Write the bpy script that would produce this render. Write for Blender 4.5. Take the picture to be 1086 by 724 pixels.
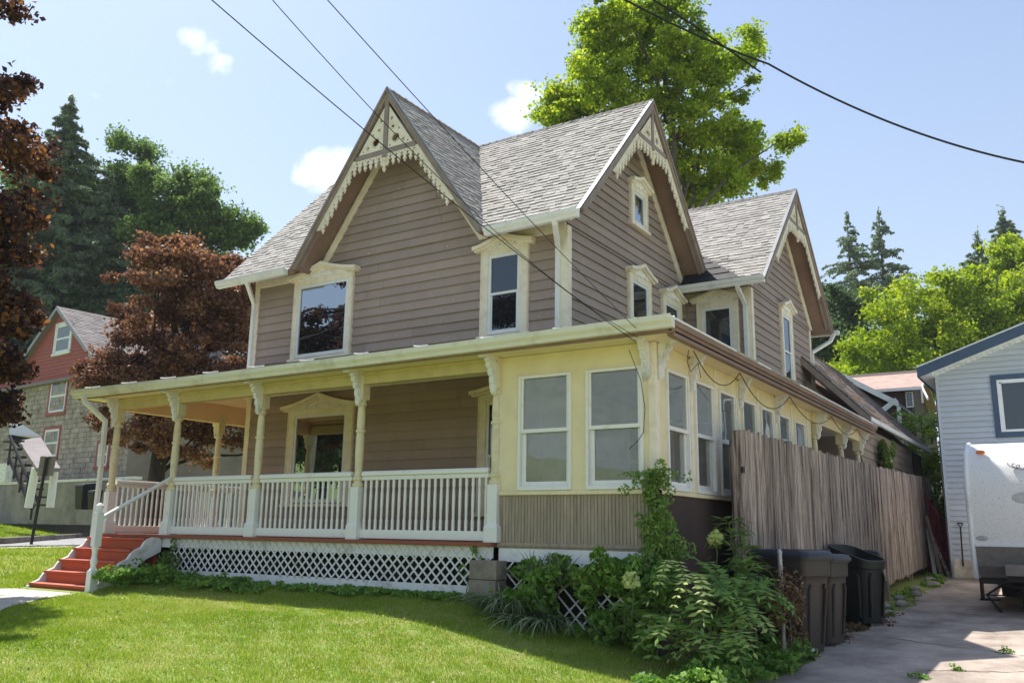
import bpy, math, random
import numpy as np
from mathutils import Vector, Matrix
from mathutils.geometry import tessellate_polygon
random.seed(7); rng = np.random.default_rng(11)
S = bpy.context.scene
for o in list(bpy.data.objects): bpy.data.objects.remove(o)
COL = S.collection

# ------------------------------------------------------------------ camera
CAM = Vector((3.769, -8.682, 1.50)); FPX = 934.33
ROT = Matrix(((0.84170357, 0.1015947, 0.53029578),
              (0.53974648, -0.18460385, -0.82133742),
              (0.01445111, 0.97754792, -0.2102171)))
cd = bpy.data.cameras.new('camera'); cam = bpy.data.objects.new('camera', cd); COL.objects.link(cam)
cd.sensor_width = 36; cd.lens = FPX / 1086 * 36; cd.clip_start = .1; cd.clip_end = 3000
cam.matrix_world = Matrix.Translation(CAM) @ ROT.to_4x4(); S.camera = cam
def at(px, py, d):
    'world point seen at a pixel of the 1086x724 photo at a given depth (m)'
    return CAM + ROT @ Vector(((px - 543) * d / FPX, -(py - 362) * d / FPX, -d))

# ------------------------------------------------------------------ light
SUN = Vector((-.4815, .172, .860)).normalized()
w = bpy.data.worlds.new('World'); S.world = w; w.use_nodes = True
nt = w.node_tree; nt.nodes.clear()
def N(t, kind, **kw):
    n = t.nodes.new(kind)
    for k, v in kw.items():
        if k in n.inputs: n.inputs[k].default_value = v
        else: setattr(n, k, v)
    return n
out = N(nt, 'ShaderNodeOutputWorld'); bg = N(nt, 'ShaderNodeBackground', Strength=.125)
sky = N(nt, 'ShaderNodeTexSky', sky_type='NISHITA', sun_disc=False)
sky.sun_elevation = math.asin(SUN.z); sky.sun_rotation = math.atan2(SUN.x, SUN.y)
sky.air_density = 1.0; sky.dust_density = 1.0; sky.ozone_density = 1.0; sky.altitude = 300
tc = N(nt, 'ShaderNodeTexCoord')
noi = N(nt, 'ShaderNodeTexNoise', Scale=16.0, Detail=7.0, Roughness=.62)
nt.links.new(tc.outputs['Generated'], noi.inputs['Vector'])
acc = None
def vmath(op, a, b=None):
    n = N(nt, 'ShaderNodeVectorMath', operation=op)
    if isinstance(a, (tuple, Vector)): n.inputs[0].default_value = a
    else: nt.links.new(a, n.inputs[0])
    if b is not None:
        if isinstance(b, (tuple, Vector)): n.inputs[1].default_value = b
        else: nt.links.new(b, n.inputs[1])
    return n
def smath(op, a, b=0.0, c=None, clamp=False, t=None):
    t = t or nt
    n = N(t, 'ShaderNodeMath', operation=op, use_clamp=clamp)
    for i, v in enumerate((a, b) if c is None else (a, b, c)):
        if isinstance(v, (int, float)): n.inputs[i].default_value = v
        else: t.links.new(v, n.inputs[i])
    return n.outputs[0]
# small fair-weather clouds, each at its own direction in the sky
for px, py, r, sq, dens in ((346, 178, .042, 1.3, 1.25), (330, 186, .025, 1.5, 1.1), (365, 185, .03, 1.4, 1.1), (208, 44, .020, 1.1, .40), (232, 66, .018, 1.4, .36), (222, 52, .014, 1.2, .36),
                      (556, 95, .028, 1.6, .62), (536, 122, .040, 1.6, .60), (548, 112, .025, 1.6, .6), (70, 60, .10, 1.6, .12), (-600, 150, .25, 2, .7), (1500, 120, .22, 2, .7)):
    d = (at(px, py, 100) - CAM).normalized()
    dv = vmath('SUBTRACT', tc.outputs['Generated'], d)
    dv2 = vmath('MULTIPLY', dv.outputs[0], (1, 1, sq))
    ln = vmath('LENGTH', dv2.outputs[0])
    m = smath('SUBTRACT', dens, smath('MULTIPLY', ln.outputs['Value'], dens / r), clamp=True)
    acc = m if acc is None else smath('MAXIMUM', acc, m)
msk = smath('ADD', acc, smath('MULTIPLY', smath('SUBTRACT', noi.outputs['Fac'], .56), 1.9))
msk = smath('MULTIPLY', smath('MINIMUM', msk, smath('MULTIPLY', acc, 4.0)), 1.9, clamp=True)
mx = N(nt, 'ShaderNodeMix', data_type='RGBA'); mx.inputs[7].default_value = (6.6, 6.9, 7.3, 1)
# thin summer haze whitening the whole sky a little
hz = N(nt, 'ShaderNodeMix', data_type='RGBA'); hz.inputs[7].default_value = (3.25, 3.5, 3.7, 1)
sxyz = N(nt, 'ShaderNodeSeparateXYZ'); nt.links.new(tc.outputs['Generated'], sxyz.inputs[0]); hr = N(nt, 'ShaderNodeMapRange'); hr.inputs[1].default_value = 0; hr.inputs[2].default_value = .62; hr.inputs[3].default_value = .62; hr.inputs[4].default_value = .10
nt.links.new(sxyz.outputs['Z'], hr.inputs[0]); nt.links.new(hr.outputs[0], hz.inputs[0])
nt.links.new(sky.outputs[0], hz.inputs[6]); nt.links.new(hz.outputs[2], mx.inputs[6]); nt.links.new(msk, mx.inputs[0])
nt.links.new(mx.outputs[2], bg.inputs['Color']); nt.links.new(bg.outputs[0], out.inputs['Surface'])
sl = bpy.data.lights.new('sun', 'SUN'); sl.energy = 5.0; sl.angle = math.radians(.53); sl.color = (1, .95, .86)
so = bpy.data.objects.new('sun', sl); COL.objects.link(so); so.rotation_euler = SUN.to_track_quat('Z', 'Y').to_euler()
so.location = (0, 0, 40)
S.view_settings.view_transform = 'Standard'; S.view_settings.look = 'None'; S.view_settings.gamma = 1
S.view_settings.use_curve_mapping = False; S.view_settings.exposure = 0.80
try:
    S.cycles.max_bounces = 8; S.cycles.diffuse_bounces = 5; S.cycles.transparent_max_bounces = 16; S.cycles.caustics_reflective = False; S.cycles.caustics_refractive = False
except Exception: pass

# ------------------------------------------------------------------ materials
def mat(name, col, rough=.7, var=.18, nscale=3.0, stretch=(1, 1, 1), bump=0.0, bscale=60.0, isl=0.0, col2=None, spec=.3, metal=0.0,
        thr=None, trans=0.0, fine=0.0, bstretch=(1, 1, 1), coat=0.0):
    m = bpy.data.materials.new(name); m.use_nodes = True; t = m.node_tree; t.nodes.clear()
    o = N(t, 'ShaderNodeOutputMaterial'); p = N(t, 'ShaderNodeBsdfPrincipled', Roughness=rough, Metallic=metal)
    p.inputs['Specular IOR Level'].default_value = spec
    g = N(t, 'ShaderNodeNewGeometry')
    mp = N(t, 'ShaderNodeMapping'); mp.inputs['Scale'].default_value = stretch; t.links.new(g.outputs['Position'], mp.inputs[0])
    n1 = N(t, 'ShaderNodeTexNoise', Scale=nscale, Detail=6.0, Roughness=.65); t.links.new(mp.outputs[0], n1.inputs['Vector'])
    fac = n1.outputs['Fac']
    base = N(t, 'ShaderNodeMix', data_type='RGBA')
    c2 = col2 if col2 else tuple(max(0, c * (1 - var * 2)) for c in col)
    if thr is None:
        mr = N(t, 'ShaderNodeMapRange'); mr.inputs[1].default_value = .3; mr.inputs[2].default_value = .7
    else:
        mr = N(t, 'ShaderNodeMapRange'); mr.inputs[1].default_value = thr[0]; mr.inputs[2].default_value = thr[1]
    t.links.new(fac, mr.inputs[0])
    t.links.new(mr.outputs[0], base.inputs[0])
    cA = tuple(min(1, c * (1 + var)) for c in col)
    base.inputs[6].default_value = (*cA, 1); base.inputs[7].default_value = (*c2, 1)
    last = base.outputs[2]
    if fine:
        n3 = N(t, 'ShaderNodeTexNoise', Scale=bscale * 1.0, Detail=3.0); t.links.new(mp.outputs[0], n3.inputs['Vector'])
        v = smath('ADD', smath('MULTIPLY', smath('SUBTRACT', n3.outputs['Fac'], .5, t=t), fine * 2, t=t), 1.0, t=t)
        hh = N(t, 'ShaderNodeHueSaturation'); t.links.new(v, hh.inputs['Value']); t.links.new(last, hh.inputs['Color']); last = hh.outputs[0]
    if isl:
        v = smath('ADD', smath('MULTIPLY', g.outputs['Random Per Island'], isl * 2, t=t), 1 - isl, t=t)
        hh = N(t, 'ShaderNodeHueSaturation'); t.links.new(v, hh.inputs['Value']); t.links.new(last, hh.inputs['Color']); last = hh.outputs[0]
    t.links.new(last, p.inputs['Base Color'])
    if coat: p.inputs['Coat Weight'].default_value = coat
    if bump:
        mb_ = N(t, 'ShaderNodeMapping'); mb_.inputs['Scale'].default_value = bstretch; t.links.new(g.outputs['Position'], mb_.inputs[0])
        n2 = N(t, 'ShaderNodeTexNoise', Scale=bscale, Detail=4.0); t.links.new(mb_.outputs[0], n2.inputs['Vector'])
        b = N(t, 'ShaderNodeBump', Strength=bump, Distance=.01); t.links.new(n2.outputs['Fac'], b.inputs['Height']); t.links.new(b.outputs[0], p.inputs['Normal'])
    sh = p.outputs[0]
    if trans:
        tr = N(t, 'ShaderNodeBsdfTranslucent'); t.links.new(last, tr.inputs['Color'])
        ms = N(t, 'ShaderNodeMixShader'); ms.inputs[0].default_value = trans
        t.links.new(sh, ms.inputs[1]); t.links.new(tr.outputs[0], ms.inputs[2]); sh = ms.outputs[0]
    t.links.new(sh, o.inputs['Surface'])
    return m
def leafmat(name, cols, trans=.35, rough=.5, scale=.6):
    'leaves: colour varies leaf by leaf and in patches'
    m = bpy.data.materials.new(name); m.use_nodes = True; t = m.node_tree; t.nodes.clear()
    o = N(t, 'ShaderNodeOutputMaterial'); p = N(t, 'ShaderNodeBsdfPrincipled', Roughness=max(rough, .58)); p.inputs['Specular IOR Level'].default_value = .18
    g = N(t, 'ShaderNodeNewGeometry'); n1 = N(t, 'ShaderNodeTexNoise', Scale=scale, Detail=3.0); t.links.new(g.outputs['Position'], n1.inputs['Vector'])
    f = smath('ADD', smath('MULTIPLY', g.outputs['Random Per Island'], .55, t=t), smath('MULTIPLY', smath('SUBTRACT', n1.outputs['Fac'], .25, t=t), .9, t=t), t=t)
    r = N(t, 'ShaderNodeValToRGB'); t.links.new(f, r.inputs[0]); e = r.color_ramp.elements
    while len(e) < len(cols): e.new(.5)
    for i, c in enumerate(cols): e[i].position = .1 + .8 * i / (len(cols) - 1); e[i].color = (*c, 1)
    t.links.new(r.outputs[0], p.inputs['Base Color'])
    tr = N(t, 'ShaderNodeBsdfTranslucent'); 
    hh = N(t, 'ShaderNodeHueSaturation', Value=1.5, Saturation=1.1); t.links.new(r.outputs[0], hh.inputs['Color']); t.links.new(hh.outputs[0], tr.inputs['Color'])
    ms = N(t, 'ShaderNodeMixShader'); ms.inputs[0].default_value = trans
    t.links.new(p.outputs[0], ms.inputs[1]); t.links.new(tr.outputs[0], ms.inputs[2]); t.links.new(ms.outputs[0], o.inputs['Surface'])
    return m
def glass_see(name, refl=1.5, lit_veil=.05):
    m = bpy.data.materials.new(name); m.use_nodes = True; t = m.node_tree; t.nodes.clear()
    o = N(t, 'ShaderNodeOutputMaterial'); tp = N(t, 'ShaderNodeBsdfTransparent'); tp.inputs[0].default_value = (.95, .97, .96, 1)
    gl = N(t, 'ShaderNodeBsdfGlossy', Roughness=.015); gl.inputs[0].default_value = (1, 1, 1, 1)
    fr = N(t, 'ShaderNodeFresnel', IOR=1.55); ms = N(t, 'ShaderNodeMixShader')
    t.links.new(smath('MULTIPLY', fr.outputs[0], 1.2 * refl, clamp=True, t=t), ms.inputs[0])
    g = N(t, 'ShaderNodeNewGeometry'); n2 = N(t, 'ShaderNodeTexNoise', Scale=2.2, Detail=1.0); t.links.new(g.outputs['Position'], n2.inputs['Vector'])
    b = N(t, 'ShaderNodeBump', Strength=.12, Distance=.02); t.links.new(n2.outputs['Fac'], b.inputs['Height']); t.links.new(b.outputs[0], gl.inputs['Normal'])
    df = N(t, 'ShaderNodeBsdfDiffuse'); df.inputs[0].default_value = (.78, .78, .74, 1); md = N(t, 'ShaderNodeMixShader')
    n4 = N(t, 'ShaderNodeTexNoise', Scale=7.0, Detail=5.0); t.links.new(g.outputs['Position'], n4.inputs['Vector']); t.links.new(smath('ADD', smath('MULTIPLY', n4.outputs['Fac'], .22, t=t), lit_veil, t=t), md.inputs[0])  # pale diffuse veil brightens the panes in place of a lit interior
    t.links.new(tp.outputs[0], md.inputs[1]); t.links.new(df.outputs[0], md.inputs[2])
    t.links.new(md.outputs[0], ms.inputs[1]); t.links.new(gl.outputs[0], ms.inputs[2]); t.links.new(ms.outputs[0], o.inputs['Surface'])
    return m
def glass_dark(name, amt=.30):
    m = bpy.data.materials.new(name); m.use_nodes = True; t = m.node_tree; t.nodes.clear()
    o = N(t, 'ShaderNodeOutputMaterial'); p = N(t, 'ShaderNodeBsdfPrincipled', Roughness=.6); p.inputs['Base Color'].default_value = (.012, .014, .017, 1); p.inputs['Specular IOR Level'].default_value = 0
    gl = N(t, 'ShaderNodeBsdfGlossy', Roughness=.01); gl.inputs[0].default_value = (.85, .93, 1, 1)
    g = N(t, 'ShaderNodeNewGeometry'); n2 = N(t, 'ShaderNodeTexNoise', Scale=1.6, Detail=1.0); t.links.new(g.outputs['Position'], n2.inputs['Vector'])
    b = N(t, 'ShaderNodeBump', Strength=.10, Distance=.02); t.links.new(n2.outputs['Fac'], b.inputs['Height']); t.links.new(b.outputs[0], gl.inputs['Normal'])
    fr = N(t, 'ShaderNodeFresnel', IOR=1.5); ms = N(t, 'ShaderNodeMixShader')
    t.links.new(smath('ADD', smath('MULTIPLY', fr.outputs[0], 1.0, t=t), amt, clamp=True, t=t), ms.inputs[0])
    t.links.new(p.outputs[0], ms.inputs[1]); t.links.new(gl.outputs[0], ms.inputs[2]); t.links.new(ms.outputs[0], o.inputs['Surface'])
    return m

M = {}
M['siding'] = mat('taupe_clapboard', (.375, .288, .252), .75, .05, 1.4, (1.2, 1.2, .6), .5, 22, isl=.10, col2=(.335, .256, .225), fine=.10, bstretch=(1, 1, 6))
M['soffit'] = mat('brown_soffit', (.27, .18, .14), .7, .12, 2, fine=.06, bscale=30)
M['fascia'] = mat('taupe_trim', (.31, .24, .205), .65, .12, 5, fine=.08, bscale=40, bump=.2)
M['cream'] = mat('cream_trim', (.82, .735, .60), .6, .06, 6, col2=(.70, .61, .475), fine=.06, bscale=50, bump=.2, thr=(.45, .75))
M['yellow'] = mat('yellow_boards', (.78, .68, .44), .62, .06, 2.5, col2=(.70, .60, .38), fine=.05, bscale=60, bump=.25, thr=(.4, .75))
M['beam'] = mat('yellow_porch_beam', (.55, .46, .22), .62, .08, 4, col2=(.43, .35, .17), fine=.07, bscale=50, bump=.2, thr=(.45, .8))
M['post'] = mat('cream_post', (.70, .62, .42), .55, .07, 7, col2=(.56, .48, .32), fine=.06, bscale=60, bump=.2, thr=(.5, .8))
M['white'] = mat('white_paint', (.80, .79, .77), .5, .03, 6, col2=(.62, .60, .57), fine=.04, bscale=40, bump=.15, thr=(.58, .8))
M['whitedirty'] = mat('weathered_white_paint', (.74, .73, .72), .65, .05, 5, col2=(.42, .39, .35), fine=.08, bscale=30, bump=.3, thr=(.52, .74))
M['vinyl'] = mat('white_vinyl', (.80, .81, .82), .35, .02, 6, col2=(.72, .73, .74))
M['gutter'] = mat('gutter_paint', (.70, .68, .58), .45, .05, 3, col2=(.48, .45, .33), fine=.04, bscale=30, thr=(.5, .75))
M['gutterwhite'] = mat('white_aluminium_gutter', (.76, .76, .74), .4, .04, 4, col2=(.60, .59, .55), thr=(.5, .8))
M['carve'] = mat('carved_white_relief', (.90, .88, .84), .55, .05, 9, col2=(.55, .48, .38), thr=(.5, .75))
M['shingle'] = mat('grey_shingle', (.375, .355, .335), .9, .06, 9, fine=.30, bscale=140, isl=.17, col2=(.31, .292, .275), bump=.6, thr=(.35, .8))
M['shingle_old'] = mat('mossy_old_shingle', (.27, .24, .22), .9, .12, 2.2, fine=.3, bscale=80, isl=.35, col2=(.42, .16, .05), bump=.6, thr=(.50, .66))
M['shingle_pink'] = mat('pinkish_shingle', (.42, .30, .26), .9, .1, 3, fine=.2, bscale=60, isl=.2, bump=.4)
M['tar'] = mat('black_roll_roofing', (.030, .030, .034), .75, .3, 5, bump=.4, bscale=20, isl=.3)
M['drip'] = mat('grey_drip_edge', (.26, .26, .27), .4, .08, 5)
M['floorred'] = mat('red_porch_paint', (.30, .085, .050), .6, .10, 5, col2=(.26, .09, .06), fine=.08, bscale=40, bump=.2)
M['stepred'] = mat('red_step_paint', (.42, .085, .040), .6, .10, 4, col2=(.30, .085, .055), fine=.1, bscale=40, bump=.3, thr=(.45, .8))
M['ceiling'] = mat('porch_ceiling', (.90, .68, .47), .7, .05, 3, col2=(.84, .60, .40))
M['bead'] = mat('taupe_beadboard', (.36, .29, .225), .75, .10, 3, (6, 6, .7), .5, 40, isl=.09, col2=(.25, .20, .155), fine=.18, thr=(.4, .75))
M['brownwall'] = mat('dark_brown_panel', (.075, .050, .045), .75, .15, 2)
M['dark'] = mat('dark_void', (.012, .011, .010), .95, .1)
M['inwhite'] = mat('white_interior_siding', (.82, .82, .80), .6, .05, 3)
M['glass'] = glass_see('porch_glass'); M['glassd'] = glass_dark('house_glass', .05); M['glasssky'] = glass_dark('picture_glass', .34)
M['farglass'] = mat('far_window_glass', (.10, .13, .15), .2, .2, 3, spec=.6)
M['fence'] = mat('weathered_fence_wood', (.47, .385, .33), .85, .2, 3.2, (14, 14, .5), .9, 30, isl=.30, col2=(.135, .098, .082), fine=.6, bstretch=(8, 8, .5), thr=(.40, .58))
M['wood'] = mat('old_wood', (.26, .20, .15), .85, .2, 3, (5, 5, 1), .5, 30, fine=.2)
M['concrete'] = mat('old_concrete', (.30, .275, .25), .9, .12, 1.1, bump=.6, bscale=25, fine=.22, col2=(.18, .16, .145), thr=(.38, .72))
M['driveway'] = mat('stained_driveway_concrete', (.46, .385, .325), .95, .12, 1.3, (1, .7, 1), bump=1.0, bscale=90, fine=.45, col2=(.215, .175, .15), thr=(.34, .66))
M['cinder'] = mat('cinder_block', (.26, .225, .19), .95, .15, 6, bump=.8, bscale=60, fine=.2)
M['road'] = mat('asphalt_road', (.26, .26, .265), .9, .1, 1, fine=.15, bscale=60)
M['side'] = mat('pale_sidewalk', (.46, .43, .39), .9, .1, 1.5, fine=.15, bscale=40, bump=.3)
M['kerb'] = mat('kerb_concrete', (.20, .17, .15), .9, .2, 2)
M['binbrown'] = mat('brown_plastic', (.036, .028, .024), .5, .15, 3, (1, 1, .4), .15, 60, col2=(.060, .048, .042))
M['binlid'] = mat('navy_plastic_lid', (.030, .034, .048), .4, .15, 3)
M['binblack'] = mat('black_plastic', (.012, .015, .015), .42, .2, 3, bump=.15, bscale=60)
M['rubber'] = mat('black_rubber', (.02, .02, .02), .8, .1)
M['metal'] = mat('galvanised_metal', (.42, .42, .42), .45, .15, 12, metal=.6, fine=.1)
M['black'] = mat('black_cable', (.012, .012, .013), .6, .1)
M['blacksteel'] = mat('black_steel', (.025, .022, .02), .6, .3, 8, bump=.3)
M['bluev'] = mat('pale_blue_vinyl', (.54, .58, .635), .5, .05, 1.2, col2=(.48, .52, .575), isl=.04)
M['navy'] = mat('slate_blue_trim', (.065, .105, .165), .5, .08, 3)
M['trailer'] = mat('chalky_white_fibreglass', (.80, .80, .80), .35, .02, 1.2, fine=.10, bscale=20, col2=(.55, .55, .55), thr=(.55, .75))
M['mildew'] = mat('mildewed_fibreglass', (.76, .75, .74), .45, .04, 55, (1, 1, .8), col2=(.30, .29, .29), thr=(.56, .72), fine=.05, bscale=20)
M['diamond'] = mat('rock_guard_plate', (.22, .20, .185), .45, .15, 8, metal=.4, bump=.6, bscale=90)
M['amber'] = mat('amber_lens', (.75, .20, .03), .25, .1)
M['greyemb'] = mat('grey_emblem', (.30, .30, .31), .4, .2, 14, col2=(.6, .6, .6))
M['redwall'] = mat('faded_red_paint', (.33, .095, .09), .8, .12, 1.5, (1, 1, 2), fine=.08, bscale=8, col2=(.34, .10, .085))
M['stoneside'] = mat('imitation_stone_siding', (.43, .37, .31), .9, .12, 2.2, fine=.18, bscale=9, isl=.14, col2=(.24, .20, .165))
M['stucco'] = mat('grey_foundation', (.27, .225, .185), .9, .12, .7, fine=.1, bscale=10)
M['shingle_far'] = mat('grey_purple_shingle', (.22, .195, .195), .9, .1, 1.5, fine=.2, bscale=20, isl=.2)
M['tarp'] = mat('faded_red_tarp', (.22, .045, .045), .7, .3, 5, bump=.5, bscale=8)
M['plasticwhite'] = mat('translucent_shovel_plastic', (.50, .45, .36), .4, .15, 8)
M['bark'] = mat('grey_brown_bark', (.13, .105, .085), .9, .25, 4, (1, 1, .4), .8, 20)
M['barkdark'] = mat('dark_bark', (.055, .042, .036), .9, .25, 4, (1, 1, .4), .8, 20)
M['stem'] = mat('green_stem', (.13, .15, .05), .6, .2, 5)
M['vine'] = mat('dry_vine_stem', (.30, .25, .19), .8, .2, 5)
M['skirtdark'] = mat('painted_shade_and_cracks', (.035, .028, .022), .95, .2)  # near-black standing for shade under the porch; also colours driveway cracks
def grassmat(name, a, b, c):
    m = mat(name, a, .9, .05, 4.5, col2=b, fine=.35, bscale=18, bump=.8, thr=(.42, .68)); return m
M['lawn'] = grassmat('lawn_soil', (.155, .225, .04), (.27, .245, .09), None)
M['blade'] = leafmat('grass_blades', [(.125, .22, .025), (.20, .30, .035), (.30, .37, .05), (.50, .47, .22)], .36, .55, .8)
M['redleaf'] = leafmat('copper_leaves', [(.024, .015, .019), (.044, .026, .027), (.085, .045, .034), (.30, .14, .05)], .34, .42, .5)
M['redleaf2'] = leafmat('copper_beech_leaves', [(.090, .044, .036), (.16, .080, .055), (.26, .135, .078), (.44, .25, .12)], .34, .45, .4)  # the beech's own lighter copper tones
M['maple'] = leafmat('maple_leaves', [(.12, .19, .026), (.21, .30, .035), (.33, .42, .05), (.54, .52, .09)], .50, .45, .28)
M['bush'] = leafmat('bright_tree_leaves', [(.10, .165, .022), (.185, .27, .032), (.30, .38, .042), (.44, .46, .065)], .46, .45, .25)
M['green'] = leafmat('green_leaves', [(.07, .12, .04), (.11, .18, .05), (.17, .25, .065), (.24, .32, .09)], .42, .45, .3)
M['dkgreen'] = leafmat('dark_green_leaves', [(.045, .075, .036), (.065, .105, .045), (.09, .14, .055), (.13, .19, .07)], .35, .5, .3)
M['needle'] = leafmat('conifer_needles', [(.11, .155, .10), (.15, .205, .125), (.19, .25, .145), (.24, .30, .17)], .25, .6, .3)
M['ivy'] = leafmat('ivy_leaves', [(.075, .155, .036), (.13, .26, .05), (.20, .34, .065), (.32, .45, .11)], .28, .4, 2.5)
M['sumac'] = leafmat('compound_leaves', [(.095, .175, .048), (.155, .28, .062), (.22, .34, .085), (.42, .50, .15)], .32, .4, 1.5)
M['pale'] = leafmat('pale_blooms', [(.45, .55, .20), (.55, .62, .22), (.62, .66, .32)], .35, .5, 4)
M['flower'] = leafmat('pale_flecks', [(.42, .36, .22), (.60, .55, .40), (.72, .70, .58)], .3, .6, 4)
M['dryleaf'] = leafmat('dry_leaves', [(.10, .06, .035), (.18, .11, .06), (.28, .20, .12)], .1, .8, 6)
M['longleaf'] = leafmat('long_grass_leaves', [(.045, .09, .035), (.10, .15, .07), (.22, .27, .14), (.36, .40, .26)], .25, .4, 3)

# ------------------------------------------------------------------ objects
ORG = {}
def tag(o, label=None, cat=None, group=None, kind=None):
    if label: o['label'] = label
    if cat: o['category'] = cat
    if group: o['group'] = group
    if kind: o['kind'] = kind
    return o
def empty(name, loc, label=None, cat=None, group=None):
    o = bpy.data.objects.new(name, None); COL.objects.link(o); o.location = loc; o.empty_display_size = .2
    ORG[o.name] = Vector(loc); return tag(o, label, cat, group)
class MB:
    def __init__(s): s.v = []; s.f = []; s.mi = []; s.cur = 0
    def add(s, vs, fs):
        b = len(s.v); s.v.extend([tuple(x) for x in vs]); s.f.extend([tuple(i + b for i in f) for f in fs]); s.mi.extend([s.cur] * len(fs)); return s
    def box(s, x0, x1, y0, y1, z0, z1):
        return s.add([(x0, y0, z0), (x1, y0, z0), (x1, y1, z0), (x0, y1, z0), (x0, y0, z1), (x1, y0, z1), (x1, y1, z1), (x0, y1, z1)],
                     [(0, 3, 2, 1), (4, 5, 6, 7), (0, 1, 5, 4), (1, 2, 6, 5), (2, 3, 7, 6), (3, 0, 4, 7)])
    def quad(s, a, b, c, d): return s.add([a, b, c, d], [(0, 1, 2, 3)])
    def prism(s, pts, nrm, th):
        'planar polygon in 3d, extruded by th along nrm'
        n = len(pts); nrm = Vector(nrm); P = [Vector(p) for p in pts]; Q = [p + nrm * th for p in P]
        return s.add(P + Q, [tuple(range(n - 1, -1, -1)), tuple(range(n, 2 * n))] + [(i, (i + 1) % n, n + (i + 1) % n, n + i) for i in range(n)])
    def holed(s, loops, fr, n0, n1):
        'polygon with holes in frame (u,z), between depths n0..n1'
        L = [[Vector((p[0], p[1], 0)) for p in l] for l in loops]; tri = tessellate_polygon(L); flat = [p for l in loops for p in l]
        A = [fr(p[0], p[1], n0) for p in flat]; B = [fr(p[0], p[1], n1) for p in flat]; k = len(flat)
        fs = [tuple(t) for t in tri] + [tuple(i + k for i in t) for t in tri]; b = 0
        for l in loops:
            for i in range(len(l)): j = (i + 1) % len(l); fs.append((b + i, b + j, b + j + k, b + i + k))
            b += len(l)
        return s.add(A + B, fs)
    def tube(s, pts, r, n=8, cap=True):
        pts = [Vector(p) for p in pts]; m = len(pts); rs = r if isinstance(r, (list, tuple)) else [r] * m; V = []; ref = None
        for i, p in enumerate(pts):
            d = (pts[min(i + 1, m - 1)] - pts[max(i - 1, 0)]).normalized()
            if ref is None: ref = Vector((0, 0, 1)) if abs(d.z) < .9 else Vector((1, 0, 0))
            a = d.cross(ref).normalized(); b = a.cross(d).normalized(); ref = b
            for k in range(n):
                t = 2 * math.pi * k / n; V.append(p + (a * math.cos(t) + b * math.sin(t)) * rs[i])
        F = [(i * n + k, i * n + (k + 1) % n, (i + 1) * n + (k + 1) % n, (i + 1) * n + k) for i in range(m - 1) for k in range(n)]
        if cap: F += [tuple(range(n - 1, -1, -1)), tuple(range((m - 1) * n, m * n))]
        return s.add(V, F)
    def lathe(s, c, prof, n=16, sq=None):
        'profile [(r,z)] about the vertical through c; sq: square (4-sided) when r negative'
        V = []; c = Vector(c)
        for r, z in prof:
            for k in range(n):
                t = 2 * math.pi * (k + .5) / n; V.append(c + Vector((r * math.cos(t), r * math.sin(t), z)))
        m = len(prof)
        F = [(i * n + k, i * n + (k + 1) % n, (i + 1) * n + (k + 1) % n, (i + 1) * n + k) for i in range(m - 1) for k in range(n)]
        F += [tuple(range(n - 1, -1, -1)), tuple(range((m - 1) * n, m * n))]
        return s.add(V, F)
    def mesh(s, name, mats, off=Vector((0, 0, 0)), smooth=False):
        me = bpy.data.meshes.new(name)
        me.from_pydata([(x - off[0], y - off[1], z - off[2]) for x, y, z in s.v], [], s.f)
        for m in (mats if isinstance(mats, (list, tuple)) else [mats]): me.materials.append(M[m] if isinstance(m, str) else m)
        if any(s.mi): me.polygons.foreach_set('material_index', s.mi)
        if smooth: me.polygons.foreach_set('use_smooth', [True] * len(me.polygons))
        me.update(); return me
    def build(s, name, mats, parent=None, bevel=0, smooth=False, norm=True, loc=None):
        org = ORG[parent.name] if parent else Vector(loc or (0, 0, 0))
        me = s.mesh(name, mats, org, smooth)
        o = bpy.data.objects.new(name, me); COL.objects.link(o)
        if parent: o.parent = parent
        else: o.location = org
        ORG[o.name] = org.copy()
        if bevel:
            b = o.modifiers.new('bevel', 'BEVEL'); b.width = bevel; b.segments = 2; b.limit_method = 'ANGLE'; b.angle_limit = .6
        if smooth:
            for p in me.polygons: p.use_smooth = True
            try: me.set_sharp_from_angle(angle=math.radians(42))
            except Exception: pass
        return o
def place(mesh, name, parent, pos):
    o = bpy.data.objects.new(name, mesh); COL.objects.link(o); o.parent = parent
    o.location = Vector(pos) - ORG[parent.name]; ORG[o.name] = ORG[parent.name].copy(); return o
def frame(o, U, Nn, Zv=(0, 0, 1)):
    o = Vector(o); U = Vector(U); Nn = Vector(Nn); Zv = Vector(Zv)
    return lambda u, z, n=0.0: o + U * u + Zv * z + Nn * n
def fbox(mb, fr, u0, u1, z0, z1, n0, n1):
    P = [fr(u0, z0, n0), fr(u1, z0, n0), fr(u1, z0, n1), fr(u0, z0, n1), fr(u0, z1, n0), fr(u1, z1, n0), fr(u1, z1, n1), fr(u0, z1, n1)]
    return mb.add(P, [(0, 3, 2, 1), (4, 5, 6, 7), (0, 1, 5, 4), (1, 2, 6, 5), (2, 3, 7, 6), (3, 0, 4, 7)])
def fpoly(mb, fr, pts, n0, n1): return mb.holed([pts], fr, n0, n1)
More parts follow.
